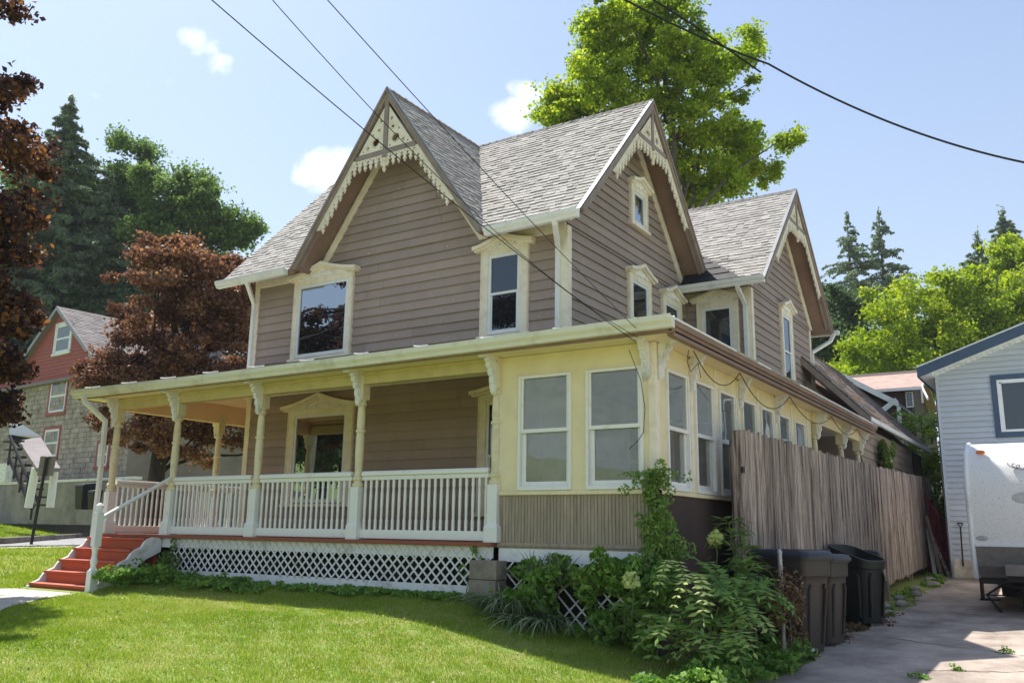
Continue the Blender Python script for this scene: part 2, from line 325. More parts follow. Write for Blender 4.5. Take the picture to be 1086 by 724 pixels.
def lap(mb, fr, z0, z1, lo, hi, ex=.152, th=.030, rnd=.004, blen=3.2):
    z = z0
    while z < z1 - .01:
        zt = min(z + ex, z1); a, b = lo(z), hi(z); c, d = lo(zt), hi(zt)
        if b - a > .02:
            cuts = [0.0]; t = random.uniform(.3, 1) * blen / max(b - a, .01)
            while t < .93: cuts.append(t); t += random.uniform(.7, 1.3) * blen / (b - a)
            cuts.append(1.0)
            for i in range(len(cuts) - 1):
                s0, s1 = cuts[i], cuts[i + 1]; j = random.uniform(-rnd, rnd); jz = random.uniform(-.003, .003)
                g = .0025 / (b - a)
                p = lambda s, zz, n, aa, bb: fr(aa + (bb - aa) * s, zz, n)
                zb = z - .006 + jz
                A = p(s0 + g, zb, th + j, a, b); B = p(s1 - g, zb, th + j, a, b)
                C = p(s1 - g, zt + .012, .002, c, d); D = p(s0 + g, zt + .012, .002, c, d)
                E = p(s0 + g, zb, th + j - .007, a, b); F = p(s1 - g, zb, th + j - .007, a, b); G = p(s1 - g, z + .035, th - .012, a, b); K = p(s0 + g, z + .035, th - .012, a, b)
                mb.add([A, B, C, D, E, F, G, K], [(0, 1, 2, 3), (4, 5, 1, 0), (7, 6, 5, 4), (0, 3, 4), (1, 5, 2)])
        z = zt
def shingles(mb, P, v0, v1, segs, ex=.112, tw=(.08, .20), th=.018):
    'P(u,v,n): u along the eave, v up the slope (m); segs(v) -> list of (lo,hi)'
    v = v0
    while v < v1 - .01:
        vt = min(v + ex, v1); A = segs(v); B = segs(vt)
        for (a, b), (c, d) in zip(A, B):
            if max(b - a, d - c) < .03: continue
            L = max(b - a, d - c); s = 0.0
            while s < 1:
                e = min(1, s + random.uniform(*tw) / L)
                if e > .985: e = 1
                n = th * random.uniform(.55, 1.3); dv = random.choice((0, 0, -.012))
                q = [P(a + (b - a) * s, v - .006 + dv, n), P(a + (b - a) * e, v - .006 + dv, n), P(c + (d - c) * e, vt, .003), P(c + (d - c) * s, vt, .003),
                     P(a + (b - a) * s, v - .006 + dv, -.002), P(a + (b - a) * e, v - .006 + dv, -.002)]
                mb.add(q, [(0, 1, 2, 3), (4, 5, 1, 0)]); s = e
        v = vt

# ------------------------------------------------------------------ terrain
def sm(a, b, x):
    t = min(1, max(0, (x - a) / (b - a))); return t * t * (3 - 2 * t)
KA = Vector((-21.1, 4.4)); KB = Vector((-41.0, 20.4)); KD = (KB - KA).normalized(); KN = Vector((-KD.y, KD.x))
if KN.x > 0: KN = -KN
def far(x, y):
    t = (Vector((x, y)) - KA).dot(KN)
    return t if y > 4.4 else min(t, (Vector((x, y)) - KA).dot(Vector((-.97, -.24))))
def H(x, y):
    L = .73 - .16 * (1 - sm(-1.5, -.2, y)) + min(0, (y + 1.5)) * .035
    L = max(L, -.3)
    D = .18 + max(0, y + 1) * .012 + sm(6, 16, y) * .26 + min(0, (y + 2)) * .022
    s = sm(-2.6 - 3.6 * sm(.4, 3.5, -y), 1.0 + 1.0 * sm(1, 4, -y), x)
    h = L * (1 - s) + D * s
    if x < -10: h = h + sm(-10, -17, x) * (.93 - h) * 1.0
    t = far(x, y)                            # beyond the far kerb
    if t > .4: h += min((t - .4) * .125, 1.35) * sm(-14, -24, x)
    if t > 22: h += min((t - 22) * .18, 14)
    if y > 30: h += (y - 30) * .05
    return h
xs = np.unique(np.concatenate([np.arange(-12, 6.01, .3), np.arange(-60, -12, 1.5), np.array([-400, -250, -160, -120, -90, -75]), np.array([8, 11, 15, 20, 30, 50, 90, 150, 300])]))
ys = np.unique(np.concatenate([np.arange(-10, 20.01, .4), np.array([-300, -150, -80, -50, -35, -25, -20, -16, -13]), np.arange(22, 80, 3), np.array([90, 120, 160, 230, 400])]))
g = MB(); nx, ny = len(xs), len(ys)
g.v = [(float(x), float(y), H(float(x), float(y))) for y in ys for x in xs]
g.f = [(j * nx + i, j * nx + i + 1, (j + 1) * nx + i + 1, (j + 1) * nx + i) for j in range(ny - 1) for i in range(nx - 1)]; g.mi = [0] * len(g.f)
tag(g.build('ground', 'lawn', smooth=True), 'green lawn sloping down from the porch to the driveway', kind='structure')
def strip(name, pts_l, pts_r, m, dz, label, n=10, kindd='structure'):
    'sheet between two polylines draped on the terrain'
    mb = MB(); rows = []
    for (a, b) in zip(pts_l, pts_r):
        rows.append([(a[0] + (b[0] - a[0]) * k / n, a[1] + (b[1] - a[1]) * k / n) for k in range(n + 1)])
    for r in rows: mb.v += [(x, y, H(x, y) + dz) for x, y in r]
    W = n + 1
    for j in range(len(rows) - 1):
        for i in range(n): mb.f.append((j * W + i, j * W + i + 1, (j + 1) * W + i + 1, (j + 1) * W + i)); mb.mi.append(0)
    return tag(mb.build(name, m, smooth=True), label, kind=kindd)
yy = [-12 + .4 * i for i in range(73)]
def edge(y): return 1.22 + .13 * math.sin(y * 1.7) - (.25 if y > 3 else .25 * sm(-1, 3, y)) + (max(0, -1 - y)) * .02 + .04 * math.sin(y * 6.1)
strip('driveway', [(edge(y), y) for y in yy], [(7.5, y) for y in yy], 'driveway', .022, 'stained concrete driveway between the fence and the blue house', n=22)
def along(t, o):
    if t >= 0: p = KA + KD * t + KN * o
    else:
        f = min(1, -t / 6); d = Vector((.24, -.97)); n_ = (KN * (1 - f) + Vector((-.97, -.24)) * f).normalized(); p = KA - d * t + n_ * o
    return (p.x, p.y)
T = [-25 + 2.5 * i for i in range(33)]
strip('road', [along(t, -2.15) for t in T], [along(t, -.15) for t in T], 'road', .03, 'pale asphalt street crossing behind the porch steps')
strip('sidewalk', [along(t, -3.55) for t in T], [along(t, -3.05) for t in T], 'side', .03, 'narrow pale sidewalk on the near side of the street')
mb = MB()
for i in range(len(T) - 1):
    a = along(T[i], -.15); b = along(T[i + 1], -.15); c = along(T[i + 1], .1); d = along(T[i], .1)
    za, zb = H(*a) + .02, H(*b) + .02
    mb.add([(*a, za), (*b, zb), (*b, zb + .17), (*a, za + .17), (*d, za + .17), (*c, zb + .17)], [(0, 1, 2, 3), (3, 2, 5, 4)])
tag(mb.build('kerb', 'kerb'), 'dark stone kerb on the far side of the street', kind='structure')
PYS = [-1.42, -2.0, -2.6, -3.4, -4.7, -6.2, -8.0]; PXL = [-9.5, -9.7, -9.6, -9.0, -7.6, -5.9, -4.2]; PXR = [-7.95, -7.65, -7.25, -6.25, -4.55, -3.1, -1.6]
def pin(v, a, b): return float(np.interp(-v, [-k for k in a], b))
PP_ = [-1.42 - .11 * k for k in range(60)]
strip('path', [(pin(y, PYS, PXL) + .05 * math.sin(y * 9), y) for y in PP_], [(pin(y, PYS, PXR) + .06 * math.sin(y * 7), y) for y in PP_], 'side', .016, 'worn concrete path leading to the red steps', n=12)

# ------------------------------------------------------------------ foliage helpers
def quads(name, ctr, size, mats, parent=None, label=None, cat=None, group=None, kind=None, up=.0, seed=0, aspect=.75, loc=None, nrm=None):
    'many leaf-shaped faces'
    r = np.random.default_rng(seed + 5); c = np.asarray(ctr, dtype=np.float64); n = len(c)
    a = r.normal(size=(n, 3)); 
    if nrm is not None: a = a * .6 + np.asarray(nrm)
    a[:, 2] += up; a /= np.linalg.norm(a, axis=1)[:, None]
    t = r.normal(size=(n, 3)); u = np.cross(a, t); u /= np.linalg.norm(u, axis=1)[:, None]; v = np.cross(a, u)
    s = (np.asarray(size) * r.uniform(.6, 1.25, n))[:, None]
    fold = a * s * .16
    P = np.stack([c - u * s * .5, c + v * s * aspect * .5 + fold, c + u * s * .5, c - v * s * aspect * .5 + fold], axis=1).reshape(-1, 3)
    org = np.array(ORG[parent.name] if parent else (loc or (0, 0, 0)))
    P = P - org
    me = bpy.data.meshes.new(name); me.vertices.add(4 * n); me.vertices.foreach_set('co', P.ravel().astype(np.float32))
    me.loops.add(4 * n); me.loops.foreach_set('vertex_index', np.arange(4 * n, dtype=np.int32))
    me.polygons.add(n); me.polygons.foreach_set('loop_start', np.arange(0, 4 * n, 4, dtype=np.int32))
    try: me.polygons.foreach_set('loop_total', np.full(n, 4, dtype=np.int32))
    except Exception: pass
    me.update(calc_edges=True); me.validate()
    me.materials.append(M[mats])
    o = bpy.data.objects.new(name, me); COL.objects.link(o)
    if parent: o.parent = parent
    else: o.location = Vector(org)
    ORG[o.name] = Vector(org)
    return tag(o, label, cat, group, kind)
def crown_points(blobs, nb, per, br, seed, leafspread=.5, flat=.6, shell=.55, hole=.0):
    r = np.random.default_rng(seed); pts = []; boughs = []
    vol = np.array([b[1][0] * b[1][1] * b[1][2] for b in blobs]) ** .75; vol = vol / vol.sum()
    for i in range(nb):
        b = blobs[r.choice(len(blobs), p=vol)]; d = r.normal(size=3); d /= np.linalg.norm(d)
        k = (shell + (1 - shell) * r.random()) if r.random() < .8 else r.random() * shell
        c = np.array(b[0]) + d * np.array(b[1]) * k
        boughs.append(c); rr = br * r.uniform(.55, 1.3)
        ns = int(per * r.uniform(.6, 1.3)); d2 = r.normal(size=(ns, 3)); d2 /= np.linalg.norm(d2, axis=1)[:, None]
        q = c + d2 * (r.random(ns) ** .45)[:, None] * np.array([rr, rr, rr * flat])
        # small sprigs: pull toward sub centres
        nc = max(3, ns // 14); sub = c + r.normal(size=(nc, 3)) * np.array([rr, rr, rr * flat]) * .62
        idx = r.integers(0, nc, ns); w_ = leafspread
        q = sub[idx] * (1 - w_) + q * w_ + r.normal(size=(ns, 3)) * rr * .10
        pts.append(q)
    return np.concatenate(pts), boughs
def tree(name, label, cat, base, top, blobs, nb, per, br, leaf, lm, tr=.35, bark='bark', seed=1, group=None, flat=.6, nbranch=26, shell=.55, leafspread=.5, up=.4):
    base = Vector(base); e = empty(name, base, label, cat, group)
    pts, boughs = crown_points(blobs, nb, per, br, seed, leafspread, flat, shell)
    quads('crown', pts, leaf, lm, e, up=up, seed=seed)
    mb = MB(); r = random.Random(seed); top = Vector(top)
    bend = Vector((r.uniform(-.3, .3), r.uniform(-.3, .3), 0))
    P = [base - Vector((0, 0, .3))] + [base.lerp(top, k / 6) + bend * math.sin(k) for k in range(1, 7)]
    R = [tr * 1.35] + [tr * (1 - .14 * k) for k in range(1, 7)]
    mb.tube(P, R, 9)
    for c in r.sample(boughs, min(nbranch, len(boughs))):
        c = Vector(c); k = r.uniform(.45, .92); s = base.lerp(top, k)
        if s.z > c.z: s = base.lerp(top, max(.2, min(.8, (c.z - base.z) / max(1, top.z - base.z) * .7)))
        mid = s.lerp(c, .5) + Vector((r.uniform(-.4, .4), r.uniform(-.4, .4), r.uniform(0, .8)))
        q = s.lerp(mid, .5) + Vector((0, 0, .2)); mb.tube([s, q, mid, mid.lerp(c, .6), c], [tr * .20, tr * .16, tr * .12, tr * .07, tr * .02], 5, cap=False)
    mb.build('trunk', bark, e, smooth=True)
    return e
def conifer(name, label, base, h, rad, seed, cat='conifer', lm='needle', gap=.0, start=.15, step=.55, group=None, dens=1.0, ls=.34):
    base = Vector(base); e = empty(name, base, label, cat, group); r = np.random.default_rng(seed); mb = MB()
    mb.tube([base - Vector((0, 0, .3)), base + Vector((0, 0, h * .5)), base + Vector((0, 0, h))], [h * .018, h * .011, .02], 8)
    pts = []; z = h * start; B = np.array(base)
    while z < h - .2:
        k = 1 - z / h; L = min(rad, .25 + .52 * (h - z)) * r.uniform(.8, 1.15); nb = 7 if L > 1.2 else 5
        for i in range(nb):
            if r.random() < gap: continue
            a = r.random() * 2 * math.pi; l = L * r.uniform(.6, 1.15); dz = r.uniform(-.05, .25)
            d = np.array([math.cos(a), math.sin(a), 0]); m = int(max(8, l * 26) * dens)
            t = r.random(m) ** .7; side = np.array([-d[1], d[0], 0]); wv = (r.random(m) - .5) * l * .42 * (1.1 - t)
            p = B + np.array([0, 0, z]) + d * (t * l)[:, None] + side * wv[:, None]
            p[:, 2] += dz * l * t - .28 * l * t * t + r.normal(size=m) * .07 - np.abs(wv) * .25; pts.append(p)
            if l > 1: mb.tube([base + Vector((0, 0, z)), Vector(B + np.array([0, 0, z]) + d * l * .8 + np.array([0, 0, dz * l * .8 - .18 * l]))], [.05, .012], 4, cap=False)
        z += step * (.55 + .6 * k) * r.uniform(.8, 1.2)
    pts.append(B + np.array([0, 0, h]) + r.normal(size=(40, 3)) * np.array([.12, .12, .4]))
    quads('crown', np.concatenate(pts), ls, lm, e, seed=seed, aspect=.35, up=.5)
    mb.build('trunk', 'bark', e, smooth=True); return e

# ================================================================== THE HOUSE
FZ = 1.37; YF = 2.2; XL = -9.0; XR = -2.32; YB = 6.85; EZ = 6.05; RZ = 8.86; RY = 4.47; XC = -5.565; OV = .45
X2 = -1.06; WY0 = 6.85; WY1 = 11.02; WRY = 8.935; WRZ = 8.50
SL = (RZ - EZ) / (RY - (YF - OV + .08))        # main slope
GS = (RZ - 6.0) / 2.02                          # front gable slope
WS = (WRZ - 6.03) / (WRY - 6.45)
EAVE_Y = RY - (RZ - EZ) / SL
house = empty('victorian_house', (-5.5, 4.5, .7), 'two storey taupe clapboard house with steep decorated gables and a yellow wraparound porch', 'house')
FRT = frame((0, YF, 0), (1, 0, 0), (0, -1, 0)); SID = frame((XR, 0, 0), (0, 1, 0), (1, 0, 0))
WFR = frame((0, WY0, 0), (1, 0, 0), (0, -1, 0)); WSI = frame((X2, 0, 0), (0, 1, 0), (1, 0, 0))
# solid walls behind the clapboards
mb = MB(); mb.box(XL, XR - .004, YF + .004, YB + .3, .5, EZ)
mb.prism([(XC - 2.0, YF + .006, EZ - .4), (XC + 2.0, YF + .006, EZ - .4), (XC, YF + .006, RZ - .22)], (0, 1, 0), 2.2)
mb.prism([(XR - .006, YF + .01, EZ - .3), (XR - .006, YB + .1, EZ - .3), (XR - .006, RY, RZ - .2)], (-1, 0, 0), 6.6)
mb.box(-7.5, X2 - .004, WY0 + .006, WY1 - .004, .5, 6.0)
mb.prism([(X2 - .006, WY0 + .01, 5.7), (X2 - .006, WY1 - .01, 5.7), (X2 - .006, WRY, WRZ - .2)], (-1, 0, 0), 5)
mb.build('inner_wall', 'siding', house)
mb = MB(); roofz = lambda z: RZ - .06 - z
lap(mb, FRT, FZ, EZ + .02, lambda z: XL + .02, lambda z: XR)
lap(mb, FRT, EZ + .06, RZ - .1, lambda z: XC - (RZ - z) / GS, lambda z: XC + (RZ - z) / GS)
front_wall = mb.build('front_wall', 'siding', house)
mb = MB(); rr = random.Random(9)
for _ in range(60):
    u = rr.uniform(XL + .3, XR - .2); z = 4.45 + .152 * rr.randint(0, 24)
    if z > EZ and abs(u - XC) > (RZ - .5 - z) / GS: continue
    w_ = rr.uniform(.012, .045); h_ = rr.uniform(.006, .016); mb.add([FRT(u, z + .004, .0345), FRT(u + w_, z + .002, .0345), FRT(u + w_ * .8, z + h_, .034), FRT(u + w_ * .2, z + h_ * 1.2, .034)], [(0, 1, 2, 3)])
mb.build('paint_chip', 'whitedirty', front_wall)
mb = MB(); lap(mb, SID, 3.5, EZ - .06, lambda z: YF + .02, lambda z: YB)
lap(mb, SID, EZ - .06, RZ - .1, lambda z: RY - (RZ - z) / SL, lambda z: RY + (RZ - z) / SL)
mb.build('side_wall', 'siding', house)
mb = MB(); lap(mb, WFR, 3.5, 6.2, lambda z: XR - .2, lambda z: X2 - .01)
lap(mb, WSI, FZ, 6.0, lambda z: WY0 + .02, lambda z: WY1)
lap(mb, WSI, 6.0, WRZ - .1, lambda z: WRY - (WRZ - z) / WS, lambda z: WRY + (WRZ - z) / WS)
mb.build('wing_wall', 'siding', house)
# corner boards and frieze boards
def cboard(fr, *a):
    cb = MB(); fbox(cb, fr, *a); cb.build('corner_board', 'cream', house, bevel=.004)
def corner(fr, u, z0, z1, w_=.12): cboard(fr, u - w_ / 2, u + w_ / 2, z0, z1, .0, .036)
corner(FRT, XL + .06, FZ, EZ - .1); corner(FRT, XR - .05, 4.3, EZ - .1); corner(SID, YF + .03, 3.9, EZ - .1, .13)
corner(WFR, X2 - .055, 3.9, 5.95, .11); corner(WSI, WY0 + .03, 3.9, 5.95, .12); corner(WSI, WY1 - .06, 3.9, 5.95, .12)
cboard(FRT, XL, XC - 2.02, EZ - .17, EZ - .02, .0, .040); cboard(FRT, XC + 2.02, XR + .0, EZ - .19, EZ - .02, .0, .040)
cboard(WFR, XR, X2, 5.82, 5.97, .0, .040)

# ---- roofs
def slab(poly, nrm, th=.10):
    nrm = Vector(nrm).normalized(); mb = MB(); mb.prism([Vector(p) - nrm * .012 for p in poly], -nrm, th); return mb
nF = Vector((0, -SL, 1)).normalized(); cosS = nF.z; eyF = YF - OV; zeF = RZ - SL * (RY - eyF)
XLo, XRo = XL - .52, XR + OV
wv = lambda z: (RZ - z) / GS
fr = MB()
LEN = (RZ - zeF) / (SL * cosS)               # slope length
def PF(u, v, n=0):                             # v from the eave up
    y = eyF + v * cosS; return Vector((u, y, RZ - SL * (RY - y))) + nF * n
zv = lambda v: zeF + v * SL * cosS
shingles(fr, PF, 0, LEN, lambda v: [(XLo, XC - wv(zv(v))), (XC + wv(zv(v)), XRo)])
nB = Vector((0, SL, 1)).normalized()
def PB(u, v, n=0):
    y = 2 * RY - (eyF - .0) - v * cosS; return Vector((u, y, RZ - SL * (y - RY))) + nB * n
shingles(fr, PB, 0, LEN, lambda v: [(XLo, XRo)], ex=.2, tw=(.5, 1.2))
main_roof = fr.build('main_roof', 'shingle', house)
mb = MB()
for poly in ([(XLo, eyF, zeF), (XC - wv(zeF), eyF, zeF), (XC, RY, RZ), (XLo, RY, RZ)], [(XC + wv(zeF), eyF, zeF), (XRo - .06, eyF, zeF), (XRo - .06, RY, RZ), (XC, RY, RZ)]):
    mb.prism([Vector(p) - nF * .010 for p in poly], -nF, .09)
mb.prism([Vector(p) - nB * .010 for p in [(XLo, RY, RZ), (XRo - .06, RY, RZ), (XRo - .06, 2 * RY - eyF, zeF), (XLo, 2 * RY - eyF, zeF)]], -nB, .09)
mb.build('roof_deck', 'soffit', house)
# front gable roof: two slopes running back into the main ridge
gy0 = YF - OV - .03; gh = RZ - .0
fg = MB(); nR = Vector((GS, 0, 1)).normalized(); nL = Vector((-GS, 0, 1)).normalized(); cg = nR.z; ze = 5.98; GL = (gh - ze) / (GS * cg)
for sgn, nn in ((1, nR), (-1, nL)):
    def PG(u, v, n=0, sgn=sgn, nn=nn):
        x = XC + sgn * ((gh - ze) / GS - v * cg); return Vector((x, u, ze + v * GS * cg)) + nn * n
    shingles(fg, PG, 0, GL, lambda v: [(gy0, RY - (RZ - (ze + v * GS * cg)) / SL + .05)])
fg.build('gable_roof', 'shingle', house)
mb = MB()
for sgn, nn in ((1, nR), (-1, nL)):
    P = [(XC + sgn * (gh - ze) / GS, gy0 + .06, ze), (XC, gy0 + .06, gh), (XC, RY + .1, gh), (XC + sgn * (gh - ze) / GS, RY - (RZ - ze) / SL + .3, ze)]
    mb.prism([Vector(p) - nn * .012 for p in P], -nn, .09)
mb.build('gable_deck', 'soffit', house)
# rear wing roof
nW = Vector((0, -WS, 1)).normalized(); nW2 = Vector((0, WS, 1)).normalized(); cw = nW.z; wy0 = 6.42; wz0 = WRZ - WS * (WRY - wy0); WL = (WRZ - wz0) / (WS * cw); XWo = X2 + .42
wr = MB()
def PW(u, v, n=0):
    y = wy0 + v * cw; return Vector((u, y, WRZ - WS * (WRY - y))) + nW * n
def wseg(v):
    y = wy0 + v * cw; flare = -1.15 - 1.05 * min(1, max(0, (y - wy0) / .62)) ** .6
    return [(flare if y < 7.05 else -6.5, XWo)]
shingles(wr, PW, 0, WL, wseg)
def PW2(u, v, n=0):
    y = 2 * WRY - wy0 - v * cw; return Vector((u, y, WRZ - WS * (y - WRY))) + nW2 * n
shingles(wr, PW2, 0, WL, lambda v: [(-6.5, XWo)], ex=.2, tw=(.5, 1.2))
wr.build('wing_roof', 'shingle', house)
mb = MB()
for nn, s_ in ((nW, -1), (nW2, 1)):
    mb.prism([Vector(p) - nn * .012 for p in [(-3.5, WRY, WRZ), (XWo - .06, WRY, WRZ), (XWo - .06, WRY + s_ * (WRY - wy0), wz0), (-2.3, WRY + s_ * (WRY - wy0), wz0)]], -nn, .09)
mb.build('wing_deck', 'soffit', house)
mb = MB()                                      # black roll roofing in the valley
for i in range(5):
    y0 = wy0 + .05 + i * .17; n_ = .02 + .004 * i
    a = PW(-2.25, (y0 - wy0) / cw, n_); b = PW(-1.12 - .22 * i, (y0 - wy0) / cw, n_ + .012); c = PW(-1.32 - .22 * i, (y0 + .19 - wy0) / cw, n_); d = PW(-2.25, (y0 + .19 - wy0) / cw, n_)
    mb.quad(a, b, c, d)
mb.build('valley_patch', 'tar', house)
# ridge caps
mb = MB()
def ridge(p, q, nu):
    p, q = Vector(p), Vector(q); L = (q - p).length; k = int(L / .16); d = (q - p) / k; side = d.normalized().cross(Vector((0, 0, 1))).normalized()
    for i in range(k):
        a = p + d * i; b = a + d * 1.15; n_ = .020 + random.uniform(-.004, .004); w_ = .10
        V = [a - side * w_ + Vector((0, 0, -w_ * nu + n_)), a + Vector((0, 0, n_ + .014)), a + side * w_ + Vector((0, 0, -w_ * nu + n_)),
             b - side * w_ + Vector((0, 0, -w_ * nu + n_ - .012)), b + Vector((0, 0, n_)), b + side * w_ + Vector((0, 0, -w_ * nu + n_ - .012))]
        mb.add(V, [(0, 1, 4, 3), (1, 2, 5, 4), (0, 3, 4, 1)])
for a_ in (((XRo, RY, RZ), (XLo, RY, RZ), SL), ((XC, gy0, RZ), (XC, RY, RZ), GS), ((XWo, WRY, WRZ), (-4, WRY, WRZ), WS)):
    mb = MB(); ridge(*a_); mb.build('ridge_cap', 'shingle', house)

# ---- gable decoration
def gable_trim(fr, c, apex, S_, foot, ov, beamz, seed, frieze_lo):
    'fr: frame of the wall plane; c centre along u; apex z of the roof; S_ slope; foot = z where rake ends'
    n0, n1 = ov - .05, ov
    cs = 1 / math.sqrt(1 + S_ * S_)
    def rake(mb, drop0, drop1, na, nb, zlo, zl2=None, sides=(1, -1)):
        'board following the roof, from drop0 to drop1 below it (vertical)'
        for sg in sides:
            A = apex - drop0; B = apex - drop1
            pts = [(c + sg * .0, A), (c + sg * (A - zlo) / S_, zlo), (c + sg * (B - zlo) / S_ if zl2 is None else c + sg * (B - zlo) / S_, zlo), (c, B)]
            mb.holed([pts], fr, na, nb)
    mb = MB(); rake(mb, .05, .21, n0, n1, foot - .06); rake(mb, .048, .10, n1, n1 + .022, foot - .05); rake(mb, .17, .25, n0 - .06, n0 - .01, foot)
    mb.build('bargeboard', 'fascia', house, bevel=.003)
    mb = MB(); rake(mb, .010, .040, n0, n1 + .012, foot - .06); mb.build('drip_edge', 'drip', house)
    mb = MB(); rake(mb, .30, .52, .0, .038, frieze_lo); mb.build('frieze_board', 'cream', house, bevel=.003)
    # soffit
    mb = MB()
    for sg in (1, -1):
        zf = foot; A = apex - .20
        P = [fr(c, A, .0), fr(c, A, n0), fr(c + sg * (A - zf) / S_, zf, n0), fr(c + sg * (A - zf) / S_, zf, .0)]
        mb.quad(*P)
    mb.build('rake_soffit', 'soffit', house)
    # king post, collar beam
    hw = (apex - .29 - beamz) / S_
    mb = MB(); fbox(mb, fr, c - .045, c + .045, beamz - .12, apex - .22, n0 - .035, n1 - .012); fbox(mb, fr, c - hw - .02, c + hw + .02, beamz - .045, beamz + .045, n0 - .03, n1 - .02)
    mb.build('collar_beam', 'fascia', house, bevel=.004)
    # fretwork panels left and right of the king post
    for sg in (1, -1):
        u0 = .055; z0 = beamz + .055; lim = lambda u: apex - .30 - u * S_
        T = [(u0, z0), ((apex - .30 - z0) / S_, z0), (u0, lim(u0))]
        hs = []; W_ = T[1][0] - u0; Hh = T[2][1] - z0
        def circ(cu, cz, r, k=12, rz=None): return [(cu + r * math.cos(2 * math.pi * i / k), cz + (rz or r) * math.sin(2 * math.pi * i / k)) for i in range(k)]
        hs.append(circ(u0 + W_ * .30, z0 + Hh * .20, min(W_, Hh) * .155)); hs.append(circ(u0 + W_ * .17, z0 + Hh * .48, W_ * .075, 8, Hh * .05))
        hs.append(circ(u0 + W_ * .11, z0 + Hh * .70, W_ * .045, 8, Hh * .05)); hs.append(circ(u0 + W_ * .62, z0 + Hh * .11, W_ * .07, 8)); hs.append(circ(u0 + W_ * .43, z0 + Hh * .41, W_ * .04, 6)); hs.append(circ(u0 + W_ * .80, z0 + Hh * .06, W_ * .035, 6))
        hs.append(circ(u0 + W_ * .08, z0 + Hh * .06, W_ * .04, 6))
        mb = MB(); loops = [[(c + sg * u, z) for u, z in L] for L in [T] + hs]; mb.holed(loops, fr, n0 - .005, n1 - .028)
        # raised scrolls
        for (cu, cz, r0) in ((u0 + W_ * .30, z0 + Hh * .20, min(W_, Hh) * .2), (u0 + W_ * .62, z0 + Hh * .13, W_ * .10), (u0 + W_ * .20, z0 + Hh * .50, W_ * .12)):
            mb.tube([fr(c + sg * (cu + r0 * math.cos(t * .55) * (1 - t * .04)), cz + r0 * math.sin(t * .55) * (1 - t * .04), n1 - .026) for t in range(12)], .008, 5)
        mb.build('fretwork_panel', 'cream', house)
    # hanging drops along beam and rakes
    prof = [(.052, 0), (.055, -.04), (.030, -.055), (.046, -.075), (.050, -.095), (.020, -.112), (.018, -.125), (.034, -.145), (.030, -.165), (.010, -.185), (.006, -.215)]
    def drop(mb, u, z, s=1.0):
        R = [(u + a * s, z + b * s) for a, b in prof]; Lp = [(u - a * s, z + b * s) for a, b in reversed(prof)]
        hole = [(u + .016 * math.cos(t) * s, z - .03 * s + .016 * math.sin(t) * s) for t in [i * math.pi / 3 for i in range(6)]]
        mb.holed([R + Lp, hole], fr, n0 + .0, n0 + .026)
    mb = MB(); k = int(2 * hw / .125); st = 2 * (hw - .02) / k
    for i in range(k):
        u = c - hw + .02 + st * (i + .5)
        if abs(u - c) > .05: drop(mb, u, beamz - .045)
    mb.holed([[(c - hw, beamz - .06), (c + hw, beamz - .06), (c + hw, beamz - .03), (c - hw, beamz - .03)]], fr, n0 + .002, n0 + .024)
    mb.build('drop_trim', 'cream', house)
    for sg in (1, -1):
        mb = MB(); L = 0; z = beamz - .09; u = hw + .035
        while z > beamz - 1.02:
            drop(mb, c + sg * u, z, .98); z -= .125 * S_ * cs * 1.28; u = (apex - .27 - z) / S_ - .02
        A = beamz - .02
        mb.holed([[(c + sg * ((apex - .20 - A) / S_), A), (c + sg * ((apex - .20 - z) / S_), z), (c + sg * ((apex - .34 - z) / S_), z), (c + sg * ((apex - .34 - A) / S_), A)]], fr, n0 + .002, n0 + .024)
        mb.build('drop_trim', 'cream', house)
    mb = MB(); p = fr(c, 0, n1 - .03)
    mb.lathe((p.x, p.y, 0), [(.012, beamz - .36), (.028, beamz - .34), (.034, beamz - .30), (.018, beamz - .27), (.045, beamz - .24), (.055, beamz - .20), (.030, beamz - .165), (.050, beamz - .15), (.048, beamz - .12)], 12)
    mb.build('pendant', 'cream', house, smooth=True)
gable_trim(FRT, XC, RZ + .035, GS, 6.0, OV + .03, 7.70, 1, 5.98)
gable_trim(SID, RY, RZ + .035, SL, 6.06, OV, 8.02, 2, 6.05)
gable_trim(WSI, WRY, WRZ + .035, WS, 6.0, .42, 7.72, 3, 6.0)

# ---- gutters and downspouts
def gutter(p, q, nrm, name='gutter', m='gutter', h=.125, d=.125, par=house, sag=.0):
    p, q = Vector(p), Vector(q); nrm = Vector(nrm); K = 8; mb = MB()
    prof = [(0, 0), (0, -h), (d * .62, -h), (d * .70, -h * .72), (d * .95, -h * .45), (d, -.014), (d, 0), (d - .012, 0), (d - .014, -.02), (.012, -.02)]
    V = []
    for i in range(K + 1):
        t = i / K; o = p.lerp(q, t) + Vector((0, 0, -sag * math.sin(math.pi * t)))
        V += [o + nrm * a + Vector((0, 0, b)) for a, b in prof]
    n = len(prof); F = [(i * n + k, i * n + (k + 1) % n, (i + 1) * n + (k + 1) % n, (i + 1) * n + k) for i in range(K) for k in range(n)]
    F += [tuple(range(n)), tuple(range(K * n, K * n + n))]
    mb.add(V, F); return mb.build(name, m, par)
gutter((XLo, eyF, zeF + .01), (XC - 2.14, eyF, zeF + .02), (0, -1, 0), m='gutterwhite')
gutter((XC + 2.12, eyF, zeF - .01), (XRo + .01, eyF, zeF + .01), (0, -1, 0), m='gutterwhite')
gutter((-2.25, wy0, wz0 + .01), (XWo, wy0, wz0 + .01), (0, -1, 0), m='gutterwhite')
gutter((XWo - .9, 2 * WRY - wy0, wz0 + .01), (XWo + .12, 2 * WRY - wy0, wz0 + .01), (0, 1, 0), m='gutterwhite', h=.1)
